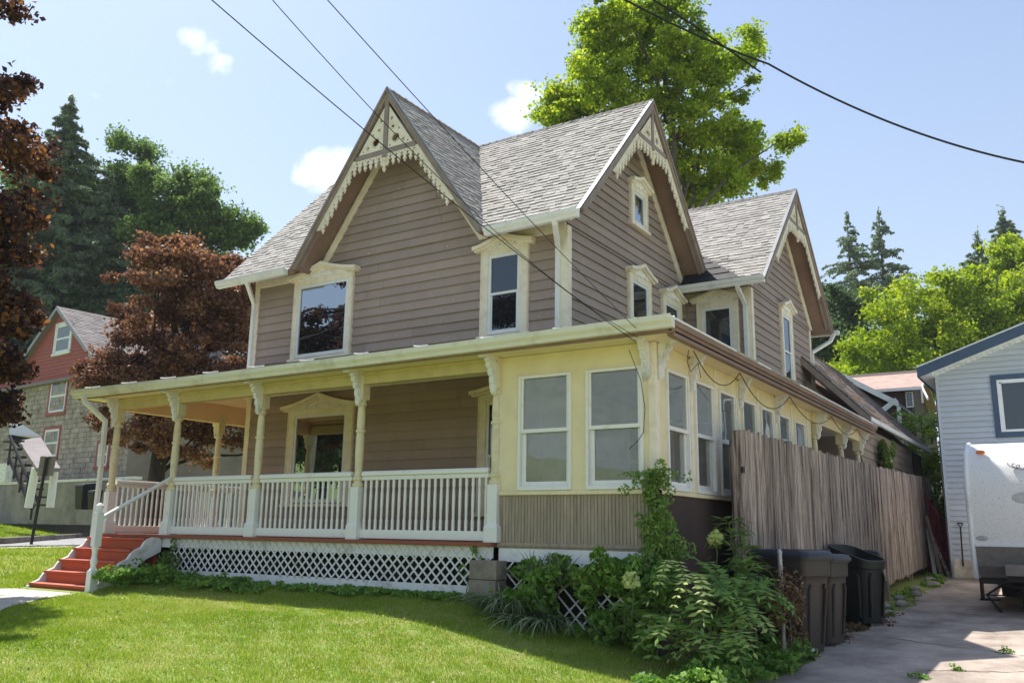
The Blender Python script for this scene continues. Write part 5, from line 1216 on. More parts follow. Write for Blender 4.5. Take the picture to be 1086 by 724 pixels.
for sg in (1, -1):
    e0 = nfm(ga[0] + sg * (gr[0] - ga[0] + .1), gr[1] - .1 * Sg, .3); e1 = nfm(ga[0], ga[1], .3); nn = (U_ * sg * Sg + Vector((0, 0, 1))).normalized()
    def PN(u, v, n=0, sg=sg, nn=nn):
        L = (gr[0] - ga[0] + .1); c_ = nn.z; return nfm(ga[0] + sg * (L - v * c_), gr[1] - .1 * Sg + v * c_ * Sg, .3 - u) + nn * n
    shingles(mb, PN, 0, (gr[0] - ga[0] + .1) / nn.z, lambda v: [(0, 9.3)], ex=.2, tw=(.3, .7), th=.02)
    mb.prism([e0 - nn * .02, e1 - nn * .02, e1 - nn * .02 - N_ * 9.3, e0 - nn * .02 - N_ * 9.3], -nn, .12)
mb.build('roof', 'shingle_far', nh)
mb = MB()
for sg in (1, -1):
    a = (ga[0] + sg * (gr[0] - ga[0] + .12), gr[1] - .12 * Sg); b = (ga[0], ga[1]); P = [(a[0], a[1] - .22), (a[0], a[1] + .03), (b[0], b[1] + .03), (b[0], b[1] - .22)]; mb.holed([P], nfm, .30, .34)
mb.build('bargeboard', 'drip', nh)
mb = MB(); fbox(mb, nfm, uL - .2, uR + .2, ztop - .78, ztop - .62, .0, .3); mb.build('belt_course', 'shingle_far', nh)
def nwin(p0, p1, nm='window', dark=True, fm='vinyl', cas='redwall', n0=.03):
    a = uz(*p0); b = uz(*p1); u0, u1 = a[0], b[0]; z1, z0 = a[1], b[1]
    mb = MB(); c = .14; fbox(mb, nfm, u0 - c, u0, z0 - c, z1 + c, 0, n0 + .05); fbox(mb, nfm, u1, u1 + c, z0 - c, z1 + c, 0, n0 + .05); fbox(mb, nfm, u0, u1, z1, z1 + c, 0, n0 + .05); fbox(mb, nfm, u0 - c * 1.3, u1 + c * 1.3, z0 - c, z0, 0, n0 + .09); W_ = mb.build(nm, cas, nh)
    mb = MB(); f = .12; fbox(mb, nfm, u0, u0 + f, z0, z1, 0, n0 + .03); fbox(mb, nfm, u1 - f, u1, z0, z1, 0, n0 + .03); fbox(mb, nfm, u0, u1, z1 - f, z1, 0, n0 + .03); fbox(mb, nfm, u0, u1, (z0 + z1) / 2 - .05, (z0 + z1) / 2 + .05, 0, n0 + .032); fbox(mb, nfm, u0, u1, z0, z0 + f, 0, n0 + .03); mb.build('sash', fm, W_)
    mb = MB(); fbox(mb, nfm, u0 + f, u1 - f, z0 + f, z1 - f, 0, n0 + .01); mb.build('pane', 'farglass', W_)
nwin((62, 346), (74, 372), dark=False, cas='whitedirty'); nwin((49, 456), (61, 484)); nwin((56, 404), (69, 436), dark=False); nwin((12, 420), (20, 432)); nwin((106, 470), (114, 494))
# retaining wall
wl = uz(0, 514, 1.8); wr2 = uz(112, 517, 1.8)
mb = MB(); fbox(mb, nfm, uL - 6, uR + 4, 1.5, wl[1] - .0, 1.5, 1.8); o = mb.build('retaining_wall', 'concrete'); tag(o, 'low grey concrete retaining wall with white cap in front of the stone sided house', 'wall')
mb = MB(); fbox(mb, nfm, uL - 6, uR + 4, wl[1], wl[1] + .12, 1.45, 1.85); cpn = mb.build('cap', 'whitedirty', o)
# entrance stair with a small gabled canopy
ce = empty('covered_stair', nfm(-2, 2, 5), 'small white gabled canopy on round columns over dark wooden stairs across the street', 'stair shelter')
cf = lambda px, py, n: nfm(*uz(px, py, n), n)
mb = MB(); A = cf(14, 443, 4.5); B = cf(44, 463, 4.5); C_ = cf(17, 470, 4.5)
c1 = cf(63, 498, 6.5); c2 = cf(38, 495, 6.5); c0 = cf(20, 468, 4.5)
mb.prism([cf(43, 463, 4.0), cf(64, 496, 6.0), cf(39, 496, 7.2), cf(20, 467, 5.2)], (0, 0, -1), .14); mb.build('canopy_roof', 'shingle_far', ce)
mb = MB(); mb.prism([cf(13, 443, 5.2), cf(44, 463, 4.0), cf(42, 466, 4.0), cf(13, 461, 5.2)], N_, .12); mb.build('canopy_gable', 'white', ce)
mb = MB(); mb.prism([cf(13, 461, 5.3), cf(42, 466, 4.1), cf(22, 474, 5.0)], N_, .1); mb.build('canopy_soffit', 'dark', ce)
for (p, q, n_) in (((38, 496), (30, 538), 6.9), ((58, 498), (53, 538), 6.0)):
    mb = MB(); mb.tube([cf(*p, n_), cf(*q, n_)], .14, 12); mb.build('column', 'white', ce, smooth=True)
mb = MB()
for i in range(9):
    a = cf(12 + i * 3.2, 470 + i * 8.3, 5.5); b = a + U_ * 1.2; mb.prism([a, b, b + N_ * .35, a + N_ * .35], (0, 0, 1), .06)
mb.build('stair_treads', 'blacksteel', ce)
mb = MB()
for dn in (0, 1.1):
    mb.tube([cf(10, 462, 5.3 + dn), cf(40, 532, 5.3 + dn)], .06, 5); mb.tube([cf(10, 486, 5.3 + dn), cf(34, 538, 5.3 + dn)], .10, 5)
    for i in range(5): a = cf(12 + i * 6, 466 + i * 14, 5.3 + dn); mb.tube([a, a - Vector((0, 0, 1.0))], .04, 5)
mb.build('stair_railing', 'blacksteel', ce)
mb = MB(); fbox(mb, nfm, uz(0, 500, 4)[0] - 3, uz(11, 500, 4)[0], uz(0, 512, 4)[1], uz(0, 492, 4)[1], 3.9, 4.2); o = mb.build('white_shed', 'whitedirty'); tag(o, 'white painted shed wall at the far left edge beside the stair shelter', 'shed')
# bins by the wall
for k_, (px, s_, lb) in enumerate(((88, .85, 'dark bin beside the retaining wall across the street, the taller of two'), (99, .6, 'smaller dark bin beside the retaining wall across the street'))):
    p = nfm(*uz(px, 540, 2.6), 2.6); e = empty('distant_bin', p, lb, 'wheelie bin', 'bins by the retaining wall')
    mb = MB(); h_ = 1.15 * s_; a, b = .27 * s_, .36 * s_
    mb.add([p + Vector(q) for q in [(-a, -a, 0), (a, -a, 0), (a, a, 0), (-a, a, 0), (-b, -b, h_), (b, -b, h_), (b, b, h_), (-b, b, h_)]], [(0, 3, 2, 1), (4, 5, 6, 7), (0, 1, 5, 4), (1, 2, 6, 5), (2, 3, 7, 6), (3, 0, 4, 7)]); mb.build('body', 'binblack', e, bevel=.03)
    mb = MB(); mb.add([p + Vector(q) for q in [(-b * 1.1, -b * 1.1, h_), (b * 1.1, -b * 1.1, h_), (b * 1.1, b * 1.1, h_), (-b * 1.1, b * 1.1, h_), (-b, -b * .8, h_ + .1), (b, -b * .8, h_ + .1), (b, b, h_ + .16), (-b, b, h_ + .16)]], [(0, 3, 2, 1), (4, 5, 6, 7), (0, 1, 5, 4), (1, 2, 6, 5), (2, 3, 7, 6), (3, 0, 4, 7)]); mb.build('lid', 'binblack', e, bevel=.02)
# leaning street sign seen from the back
p0 = at(33, 575, 24); p1 = at(50, 484, 24); p0.z = H(p0.x, p0.y) - .1
e = empty('street_sign', p0, 'leaning street sign seen from its grey back on the verge', 'sign')
mb = MB(); mb.tube([p0, p1], .045, 6); mb.build('sign_post', 'blacksteel', e)
dsg = (p1 - p0).normalized(); sdv = Vector((.85, .5, 0)).normalized(); sd2 = dsg.cross(sdv).normalized(); c_ = p0.lerp(p1, .90)
mb = MB(); mb.prism([c_ - sdv * .22 - dsg * .28 + sd2 * .06, c_ + sdv * .22 - dsg * .28 + sd2 * .06, c_ + sdv * .22 + dsg * .26 + sd2 * .06, c_ - sdv * .22 + dsg * .26 + sd2 * .06], sd2, .012); mb.build('sign_plate', 'diamond', e)

# ================================================================== OVERHEAD CABLES
def cable(name, P, r, label, sag=.0, n=24):
    pts = []
    for a, b, sg in P:
        a, b = Vector(a), Vector(b)
        pts += [a.lerp(b, k / n) - Vector((0, 0, sg * 4 * (k / n) * (1 - k / n))) for k in range(n + (1 if (a, b, sg) == P[-1] else 0))]
    mb = MB(); mb.tube(pts, r, 6); o = mb.build(name, 'black', smooth=True); return tag(o, label, 'cable', 'overhead cables')
AT = (-.05, -.36, 3.46)
c245 = at(240, -6, 6.2); c338 = at(334, -6, 5.6); c353 = at(347, -6, 5.6)
def ext(a, b, k): a, b = Vector(a), Vector(b); return b + (b - a) * k
cable('service_cable', [(AT, ext(AT, c245, .5), .15)], .0042, 'leftmost overhead cable crossing the front gable down to the porch corner')
cable('service_cable', [(Vector(AT) + Vector((.02, 0, .05)), ext(AT, c338, .5), .42)], .0030, 'middle overhead cable, thinnest, bowing beside the front gable')
cable('service_cable', [(Vector(AT) + Vector((.05, 0, .1)), ext(AT, c353, .5), .10)], .0034, 'right of the three overhead cables running to the porch corner')
T0 = at(560, -60, 10.5); T1 = at(815, 68, 12); T2 = at(1180, 186, 11)
cable('street_cable', [(T0, T1, .12), (T1, T2, .30)], .0135, 'thick black cable crossing the sky at the upper right')
mb = MB(); mb.tube([at(690, -2, 11.2), at(740, 30, 11.4), at(800, 72, 11.6), at(807, 77, 11.6)], .012, 6); tag(mb.build('spliced_cable', 'black', smooth=True), 'short spliced end of cable hanging by the thick cable before the maple', 'cable', 'overhead cables')

# ================================================================== PLANTS
# vine climbing the porch corner
def cloud(c, r, n, seed, sub=None):
    q = np.random.default_rng(seed); d = q.normal(size=(n, 3)); d /= np.linalg.norm(d, axis=1)[:, None]
    k = q.random(n) ** .4
    if sub:
        s = q.normal(size=(sub, 3)) * .55; ix = q.integers(0, sub, n); d = d * .42 + s[ix]; k = k * 0 + 1
    return np.array(c) + d * k[:, None] * np.array(r)
def stemmed(name, label, cat, loc, clouds, leaf, lm, stems, sm_='stem', seed=1, group=None, aspect=.75, up=.5, kind=None):
    e = empty(name, loc, label, cat, group)
    quads('foliage', np.concatenate(clouds), leaf, lm, e, seed=seed, aspect=aspect, up=up)
    mb = MB()
    for s in stems: mb.tube(s[0], s[1], 5)
    mb.build('stem', sm_, e, smooth=True); return e
cl_ = [cloud((.05 + .05 * math.sin(z * 5), -.14, z), (.17 - .03 * (z - 1), .11, .13), 330, int(z * 100), sub=9) for z in np.arange(1.30, 2.16, .10)] + [cloud((.05, -.20, 1.25), (.26, .16, .22), 900, 5, sub=14), cloud((-.05, -.16, 1.62), (.22, .08, .10), 160, 8, sub=9), cloud((-.02, -.14, 2.05), (.30, .06, .06), 130, 9, sub=9)]
stemmed('climbing_vine', 'green climbing vine growing up the right front corner of the porch', 'vine', (.05, -.25, H(.05, -.25)), cl_, .055, 'sumac', [([(.05, -.2, .3), (.0, -.15, 1.0), (.08, -.1, 1.5), (.03, -.09, 2.15)], .014)], seed=3, aspect=.42)
# mass of vines in front of the closed porch
cl_ = []; r = np.random.default_rng(21)
for i in range(26):
    x = -1.55 + 1.75 * r.random(); top_ = .95 + .22 * sm(-1.7, -.2, x) + .1 * r.random(); z = .50 + (top_ - .50) * r.random(); 
    if -1.22 < x < -.55 and z < 1.02: continue
    cl_.append(cloud((x, -.26 - .12 * r.random(), z), (.22, .14, .16), 330, i + 30, sub=7))
for i in range(9): cl_.append(cloud((-1.5 + i * .18, -.22, 1.06 + .06 * math.sin(i)), (.18, .12, .10), 220, i + 70, sub=6))
stemmed('tangled_vines', 'tangled green vines growing over the loose lattice under the closed porch', 'vine', (-.8, -.3, .55), cl_, .070, 'ivy', [([(-1.2, -.25, .5), (-1.0, -.3, .9), (-.7, -.2, 1.1)], .01), ([(-.3, -.25, .45), (-.2, -.3, .9), (.0, -.2, 1.2)], .012)], seed=5, aspect=.6)
# long-leaved plant beside the pier
def blades(name, label, cat, loc, n, L, rad, mats, seed, wd=.018, droop=.8, lift=.9, spread=(.3, 1.0), dirbias=None):
    q = random.Random(seed); e = empty(name, loc, label, cat); mb = MB(); loc = Vector(loc)
    for i in range(n):
        a = q.uniform(0, 2 * math.pi); b = loc + Vector((q.uniform(-rad, rad), q.uniform(-rad, rad) * .4, 0)); d = Vector((math.cos(a), math.sin(a) * .6, 0)); 
        if dirbias: d = (d + Vector(dirbias)).normalized()
        l = L * q.uniform(.5, 1.15); s = q.uniform(*spread); P = []
        for k in range(7):
            t = k / 6; P.append(b + d * l * s * t + Vector((0, 0, l * (lift * t - droop * t * t))))
        sd = d.cross(Vector((0, 0, 1))).normalized(); V = []
        for k, p in enumerate(P):
            w_ = wd * (1 - abs(k / 6 - .35) * 1.3) * q.uniform(.9, 1.1); V += [p - sd * w_, p + sd * w_ + Vector((0, 0, w_ * .5))]
        mb.add(V, [(2 * k, 2 * k + 1, 2 * k + 3, 2 * k + 2) for k in range(6)])
    mb.build('leaf_blades', mats, e); return e
blades('long_leaved_clump', 'clump of long narrow drooping silvery leaves beside the cinder block pier', 'plant', (-1.62, -.40, H(-1.6, -.4)), 150, .75, .18, 'longleaf', 8, wd=.014, dirbias=(.35, -.25, 0))
blades('long_leaved_clump', 'lower clump of long green grassy leaves spilling onto the lawn before the vines', 'plant', (-1.2, -.50, H(-1.2, -.5)), 170, .62, .30, 'longleaf', 9, wd=.013, lift=.8, droop=.85, dirbias=(.4, -.4, 0))
blades('long_leaved_clump', 'tall weedy clump poking above the white base board of the closed porch', 'plant', (-1.12, -.30, .95), 60, .42, .22, 'longleaf', 10, wd=.009, lift=1.15, droop=.4)
mb = MB(); mb.tube([(-1.90, -.12, 1.18), (-1.78, -.3, .95), (-1.6, -.5, .72), (-1.45, -.62, .60)], .006, 5); mb.tube([(-1.88, -.14, 1.16), (-1.6, -.3, 1.05), (-1.35, -.4, .9)], .005, 5)
tag(mb.build('dry_vine_stem', 'vine', smooth=True), 'bare tan vine stems arching from the block pier to the lawn', 'vine')
# weeds on the pier and lattice end
stemmed('pier_weeds', 'thin weeds growing around the cinder block pier at the lattice end', 'weeds', (-2.1, -.35, .6), [cloud((-2.2, -.30, .85), (.14, .08, .22), 260, 91, sub=9), cloud((-1.95, -.42, .78), (.14, .06, .16), 160, 92, sub=7), cloud((-2.3, -.25, .72), (.3, .12, .10), 260, 93, sub=8), cloud((-2.24, -.12, 1.15), (.06, .04, .18), 90, 94, sub=6)], .045, 'ivy',
        [([(-2.2, -.25, .55), (-2.15, -.2, .9), (-2.05, -.15, 1.2)], .006), ([(-1.95, -.35, .55), (-1.98, -.42, .9)], .005)], sm_='vine', seed=6, aspect=.5)
# ground ivy along the skirt
cl_ = []
q = np.random.default_rng(4)
for i in range(95):
    x = -8.1 + 5.9 * q.random() ** 1.25; y_ = -.16 - .52 * q.random() * (1.1 if x < -5 else .55); cl_.append(cloud((x, y_, H(x, y_) + .03 + .05 * q.random() * (1 if x < -5.6 else .2)), (.17, .12, .05 if x < -5.6 else .03), 70, 200 + i, sub=5))
for i in range(14): cl_.append(cloud((-7.95 + q.random() * .8, -.3 - .9 * q.random(), H(-7.5, -.6) + .08 + .12 * q.random()), (.18, .16, .09), 90, 400 + i, sub=5))
P_ = np.concatenate(cl_); quads('ground_ivy', P_, .062, 'ivy', None, 'low ground ivy along the foot of the white lattice skirt', kind='stuff', seed=9, up=1.0, loc=(-5, -.5, .72))
# leafy dark hollow and weeds by the steps
stemmed('step_weeds', 'leafy weeds in the dark hollow between the steps and the lattice', 'weeds', (-7.75, -.3, .7), [cloud((-7.72, -.22, .92), (.16, .08, .22), 260, 151, sub=8), cloud((-7.6, -.35, .80), (.22, .12, .12), 260, 152, sub=8)], .06, 'green', [([(-7.7, -.25, .65), (-7.74, -.2, 1.1)], .006)], seed=7)
# big shrub with compound leaves
def frond(mbL, mbS, base, d, L, lw, q, pairs=9, droop=.5):
    'compound leaf: leaflets as real folded blades on a stalk'
    d = Vector(d).normalized(); side = d.cross(Vector((0, 0, 1)));
    if side.length < .1: side = Vector((1, 0, 0))
    side.normalize(); P = []
    for k in range(pairs + 1):
        t = k / pairs; P.append(Vector(base) + d * L * t + Vector((0, 0, .12 * L * math.sin(t * 2) - droop * L * t * t)))
    mbS.tube([P[0], P[pairs // 2], P[-1]], [.006, .004, .002], 4, cap=False)
    for k in range(1, pairs + 1):
        t = k / pairs; l = lw * (1 - abs(t - .5) * .7) * q.uniform(.85, 1.15); tng = (P[k] - P[k - 1]).normalized(); up_ = side.cross(tng).normalized()
        for sg in ((1, -1) if k < pairs else (0,)):
            dd = (side * sg + tng * .35 + up_ * q.uniform(-.35, .1)).normalized() if sg else tng
            wv_ = dd.cross(up_ + side * q.uniform(-.3, .3)).normalized() * l * .19; p = P[k]; m_ = p + dd * l * .42
            mbL.add([p, m_ + wv_ - up_ * .004, p + dd * l, m_ - wv_ - up_ * .004, m_ + up_ * l * .03], [(0, 1, 4), (1, 2, 4), (2, 3, 4), (3, 0, 4)])
q = random.Random(12)
def sumac(name, label, base, centres, nf, L, lw, seed, lm='sumac', stemr=.018, pairs=8):
    q = random.Random(seed); e = empty(name, base, label, 'shrub'); ml_, ms = MB(), MB(); base = Vector(base)
    for c, R in centres:
        c = Vector(c); ms.tube([base + Vector((q.uniform(-.1, .1), q.uniform(-.1, .1), 0)), base.lerp(c, .5) + Vector((q.uniform(-.08, .08), 0, .05)), c], [stemr, stemr * .7, stemr * .4], 6)
        for i in range(nf):
            a = q.uniform(0, 2 * math.pi); el = q.uniform(-.25, .9); d = Vector((math.cos(a) * math.cos(el), math.sin(a) * math.cos(el), math.sin(el))); b = c + d * R * q.uniform(.05, .5)
            frond(ml_, ms, b, d, L * q.uniform(.7, 1.2), lw, q, pairs=pairs, droop=q.uniform(.35, .9))
    ml_.build('leaflets', lm, e); ms.build('stem', 'stem', e, smooth=True); return e
gz = H(.7, -.5)
sumac('compound_leaf_shrub', 'large overgrown shrub of drooping compound leaves at the lawn corner by the bins', (.65, -.35, gz), [((.25, -.45, .75), .25), ((.55, -.55, .95), .3), ((.80, -.50, .85), .3), ((.92, -.25, .85), .24), ((.75, -.15, 1.0), .26), ((.35, -.3, .98), .24), ((.95, .1, .92), .22), ((.9, -.7, .62), .28), ((.5, -.75, .60), .28), ((.05, -.5, .65), .25), ((.72, .25, 1.08), .2)], 12, .42, .135, 31)
sumac('broad_leaf_sapling', 'upright sapling with larger rounded leaves rising against the dark side wall', (.75, .55, H(.75, .5)), [((.62, .55, 1.45), .12), ((.72, .45, 1.3), .14), ((.55, .6, 1.62), .10), ((.80, .35, 1.15), .15)], 7, .22, .16, 33, lm='green', pairs=3)
for i, (x, y, z, lb, k) in enumerate(((.42, -.62, 1.20, 'pale green compound leaf drooping highest over the middle of the shrub', 3), (.70, -.86, 1.10, 'pale yellow green leaf plume drooping at the right of the shrub', 3))):
    ml_, ms = MB(), MB(); e = empty('pale_leaf_spray', (x, y, z), lb, 'leaf spray')
    for j in range(k): frond(ml_, ms, (x + .03 * j, y, z + .04), (q.uniform(-1, 1), -.8, q.uniform(-.2, .4)), .34, .085, q, pairs=8, droop=1.1)
    ml_.build('leaflets', 'pale', e); ms.build('stem', 'stem', e)
def bloom(x, y, z, r, label, n, sz):
    e = empty('pale_flower_head', (x, y, z), label, 'flower head', 'pale flower heads in the shrub'); quads('petals', cloud((x, y, z), (r, r, r), n, int(x * 100) + 300), sz, 'pale', e, seed=4, aspect=.9)
    mb = MB(); mb.tube([(x, y, z - .35), (x + .02, y, z - .15), (x, y, z)], .006, 5); mb.build('stem', 'stem', e)
bloom(.50, .30, 1.46, .085, 'round yellow green flower head in front of the dark side wall', 130, .04)
bloom(-.02, -.62, 1.05, .085, 'pale green flower head over the vines left of the shrub', 60, .065)
# drying tangle hanging over the metal post
stemmed('dry_tangle', 'brownish drying vine tangle hanging over the metal post beside the bins', 'vine', (1.0, .75, gz), [cloud((1.08, .75, .95), (.12, .14, .30), 420, 171, sub=12), cloud((1.0, .6, .7), (.14, .14, .28), 300, 172, sub=10), cloud((1.12, .95, .60), (.10, .12, .25), 240, 173, sub=9)], .055, 'dryleaf', [([(1.0, .75, .2), (1.04, .78, .8), (1.05, .7, 1.2)], .006), ([(1.1, .8, .2), (1.08, .82, .9)], .005)], sm_='vine', seed=17, aspect=.5)
# low weeds at the driveway edge
cl_ = []; qq = np.random.default_rng(8)
for i in range(60):
    y_ = -1.9 + 3.4 * qq.random(); x = edge(y_) - .05 - .55 * qq.random(); cl_.append(cloud((x, y_, H(x, y_) + .06 + .10 * qq.random()), (.15, .13, .08), 90, 500 + i, sub=5))
for i in range(30):
    y_ = 6 + 9 * qq.random(); x = .60 + .35 * qq.random(); cl_.append(cloud((x, y_, H(x, y_) + .04), (.14, .14, .05), 45, 600 + i, sub=4))
quads('edge_weeds', np.concatenate(cl_), .060, 'ivy', None, 'low leafy weeds along the edge of the driveway', kind='stuff', seed=19, up=1.0, loc=(1, 0, .2))
cl_ = []
for i in range(55):
    y_ = 2.2 + 4.8 * qq.random(); x = .62 + .50 * qq.random(); cl_.append(cloud((x, y_, H(x, y_) + .03), (.16, .16, .03), 26, 700 + i, sub=6))
quads('leaf_litter', np.concatenate(cl_), .06, 'dryleaf', None, 'brown dead leaves gathered around the bins', kind='stuff', seed=23, up=1.2, loc=(.9, 4, .2))
for i, (x, y, lb) in enumerate(((2.52, 1.35, 'small weed tuft growing in the driveway crack nearest the camera'), (2.82, 3.0, 'weed tuft in the driveway crack at the right edge'), (2.30, .62, 'tiny weed tuft in the sunlit driveway corner'))):
    stemmed('crack_weed', lb, 'weed', (x, y, H(x, y) + .02), [cloud((x, y, H(x, y) + .04), (.08, .06, .035), 110, 800 + i, sub=8)], .028, 'ivy', [([(x, y, H(x, y)), (x, y, H(x, y) + .09)], .004)], seed=i + 40, group='weeds in driveway cracks')
# cracks in the driveway
mb = MB(); r = random.Random(5)
for (x0, y0, x1, y1) in ((1.5, 3.6, 3.9, 2.5), (1.4, 7.6, 4, 7.2), (2.2, 1.1, 3.6, 1.9)):
    k = 18; P = [(x0 + (x1 - x0) * i / k + r.uniform(-.04, .04), y0 + (y1 - y0) * i / k + r.uniform(-.05, .05)) for i in range(k + 1)]
    for a, b in zip(P[:-1], P[1:]):
        w_ = r.uniform(.006, .016); mb.add([(a[0], a[1] - w_, H(*a) + .0275), (b[0], b[1] - w_, H(*b) + .0275), (b[0], b[1] + w_, H(*b) + .0275), (a[0], a[1] + w_, H(*a) + .0275)], [(0, 1, 2, 3)])
tag(mb.build('driveway_cracks', 'skirtdark'), 'dark cracks running across the driveway', kind='structure')
# green vine on the addition wall
stemmed('wall_vine', 'small dark green vine hanging on the rear addition wall above the fence', 'vine', (.1, 12.1, 3.4), [cloud((.12, 12.2, 3.15), (.12, .30, .42), 900, 181, sub=14)], .09, 'green', [([(.05, 12.2, 2.2), (.08, 12.2, 3.4)], .012)], seed=27)

# grass
def grass(name, x0, x1, y0, y1, n, hgt, wd, seed, label, keep=None):
    r = np.random.default_rng(seed); x = r.uniform(x0, x1, n * 2); y = r.uniform(y0, y1, n * 2)
    ok = keep(x, y) if keep is not None else np.ones(len(x), bool); x, y = x[ok][:n], y[ok][:n]; n = len(x)
    z = np.array([H(float(a), float(b)) for a, b in zip(x, y)])
    patch = .85 + .16 * np.sin(x * 3.3 + np.sin(y * 4.1) * 2) * np.cos(y * 3.7 + x * 1.4) + .18 * np.sin(x * 9 + np.cos(y * 11) * 2)
    h = hgt * r.uniform(.5, 1.25, n) * np.clip(patch, .4, 1.3); a = r.uniform(0, 2 * np.pi, n); w2 = wd * r.uniform(.7, 1.3, n)
    lx_ = r.normal(size=n) * h * .45; ly_ = r.normal(size=n) * h * .45
    P = np.empty((n, 3, 3)); P[:, 0] = np.stack([x - np.cos(a) * w2, y - np.sin(a) * w2, z - .005], 1); P[:, 1] = np.stack([x + np.cos(a) * w2, y + np.sin(a) * w2, z - .005], 1); P[:, 2] = np.stack([x + lx_, y + ly_, z + h], 1)
    me = bpy.data.meshes.new(name); me.vertices.add(3 * n); me.vertices.foreach_set('co', P.reshape(-1).astype(np.float32)); me.loops.add(3 * n); me.loops.foreach_set('vertex_index', np.arange(3 * n, dtype=np.int32))
    me.polygons.add(n); me.polygons.foreach_set('loop_start', np.arange(0, 3 * n, 3, dtype=np.int32))
    try: me.polygons.foreach_set('loop_total', np.full(n, 3, dtype=np.int32))
    except Exception: pass
    me.update(calc_edges=True); me.materials.append(M['blade']); o = bpy.data.objects.new(name, me); COL.objects.link(o); return tag(o, label, kind='stuff')
FW = np.array([(-ROT.col[2][0]), (-ROT.col[2][1])]); RT = np.array([ROT.col[0][0], ROT.col[0][1]])
def inview(x, y):
    dx, dy = x - CAM.x, y - CAM.y; f = dx * FW[0] + dy * FW[1]; s = dx * RT[0] + dy * RT[1]
    pth = (x > np.interp(-y, [-k for k in PYS], PXL) + .06) & (x < np.interp(-y, [-k for k in PYS], PXR) - .02) & (y < -1.40)
    return (f > 4.5) & (np.abs(s) < f * .68) & (x < np.where(y < 0, 1.30, 1.0)) & ~((y > -.1) & (x > -9.7)) & ~((x < -8.0) & (x > -9.55) & (y > -1.38)) & ~pth
def fard(x, y):
    P = np.stack([x, y], 1) - np.array(KA); return np.where(P @ np.array(KD) >= 0, P @ np.array(KN), P @ np.array([-.97, -.24]))
grass('lawn_grass', -11, 1.4, -6.5, .0, 300000, .036, .0032, 1, 'short mown bright green lawn grass in front of the porch', inview)
grass('lawn_tufts', -11, 1.35, -6.5, -.1, 14000, .085, .0042, 31, 'taller scattered tufts of grass and weeds in the lawn', lambda x, y: inview(x, y) & (np.sin(x * 7 + np.cos(y * 5) * 2) * np.sin(y * 8 + x) > .55))
grass('verge_grass', -40, -9, -8, 24, 30000, .08, .012, 5, 'narrow strip of verge grass between sidewalk and street', lambda x, y: inview(x, y) & (lambda f: (f > -3.0) & (f < -2.2))(fard(x, y)))
grass('far_lawn_grass', -26, -9, -8, 14, 90000, .07, .010, 2, 'lawn grass beyond the steps toward the street', lambda x, y: inview(x, y) & (fard(x, y) < -3.6))
grass('bank_grass', -48, -20, -2, 24, 60000, .10, .020, 3, 'lawn grass on the bank across the street', lambda x, y: inview(x, y) & (fard(x, y) > .2))

qz = np.random.default_rng(77); CX = qz.uniform(-10, 1.2, 9000); CY = qz.uniform(-6.3, -.7, 9000)
ok = inview(CX, CY) & ((np.sin(CX * 2.3 + 1) * np.cos(CY * 2.9 + CX) + qz.normal(size=9000) * .5) > .35); CX, CY = CX[ok], CY[ok]
CZ = np.array([H(a, b) + .028 for a, b in zip(CX, CY)])
quads('clover', np.stack([CX, CY, CZ], 1), .022, 'ivy', None, 'low clover leaves scattered through the lawn', kind='stuff', seed=51, up=1.4, aspect=.9, loc=(-4, -3, .5))
sel = qz.random(len(CX)) < .16; quads('dry_flecks', np.stack([CX[sel] + .03, CY[sel] + .05, CZ[sel] + .008], 1), .020, 'flower', None, 'pale clover flowers and dry flecks in the lawn', kind='stuff', seed=52, up=1.0, aspect=.8, loc=(-4, -3, .5))
# ================================================================== TREES
# copper maple close on the left
cb = at(0, 330, 13.5)
lt = Vector((-14.5, -3.0, H(-14.5, -3)))
def V3(px, py, d): return tuple(at(px, py, d))
tree('copper_maple', 'dark copper leaved maple leaning in at the left edge of the frame', 'tree', lt, (-13.2, -2.2, 9.5),
     [(V3(-30, 345, 13), (1.05, 1.1, 1.25)), (V3(-35, 240, 13.4), (1.05, 1.1, 1.0)), (V3(-25, 125, 13.8), (1.0, 1.1, .75)), (V3(-20, 5, 14), (.8, .8, .34)), (V3(28, 108, 13.4), (.45, .5, .28)), (V3(22, 168, 13.4), (.45, .5, .16)), (V3(5, 330, 12.6), (.65, .6, .9)), (V3(5, 400, 12.6), (.5, .6, .4)), (V3(-5, 440, 12.8), (.5, .6, .4)), (V3(-230, 300, 14), (2.2, 2.0, 2.0)), (V3(-160, 215, 14), (1.1, 1.2, .9)), ((-9.9, -3.7, 7.4), (1.2, 1.0, .7)), ((-8.9, -4.7, 6.6), (1.2, .9, .5)), ((-8.7, -5.6, 7.2), (1.3, .9, .6)), ((-8.3, -4.9, 5.2), (.8, .8, .3))], 380, 240, .36, .098, 'redleaf', tr=.26, bark='barkdark', seed=41, shell=.3, leafspread=.62, up=.3)
tree('added_reflection_tree', 'unseen leafy tree added across the lawn for the porch picture window to reflect', 'tree', (-21, -11.5, H(-21, -11.5)), (-21, -11.5, 8), [((-21, -11.5, 6.4), (3.2, 3.2, 2.6)), ((-19, -9.8, 4.6), (2.2, 2.2, 1.5)), ((-23.5, -13.5, 4.8), (2.4, 2.4, 1.8))], 170, 150, .7, .2, 'dkgreen', tr=.3, seed=52, shell=.6)  # added out of view to fill the window's reflection
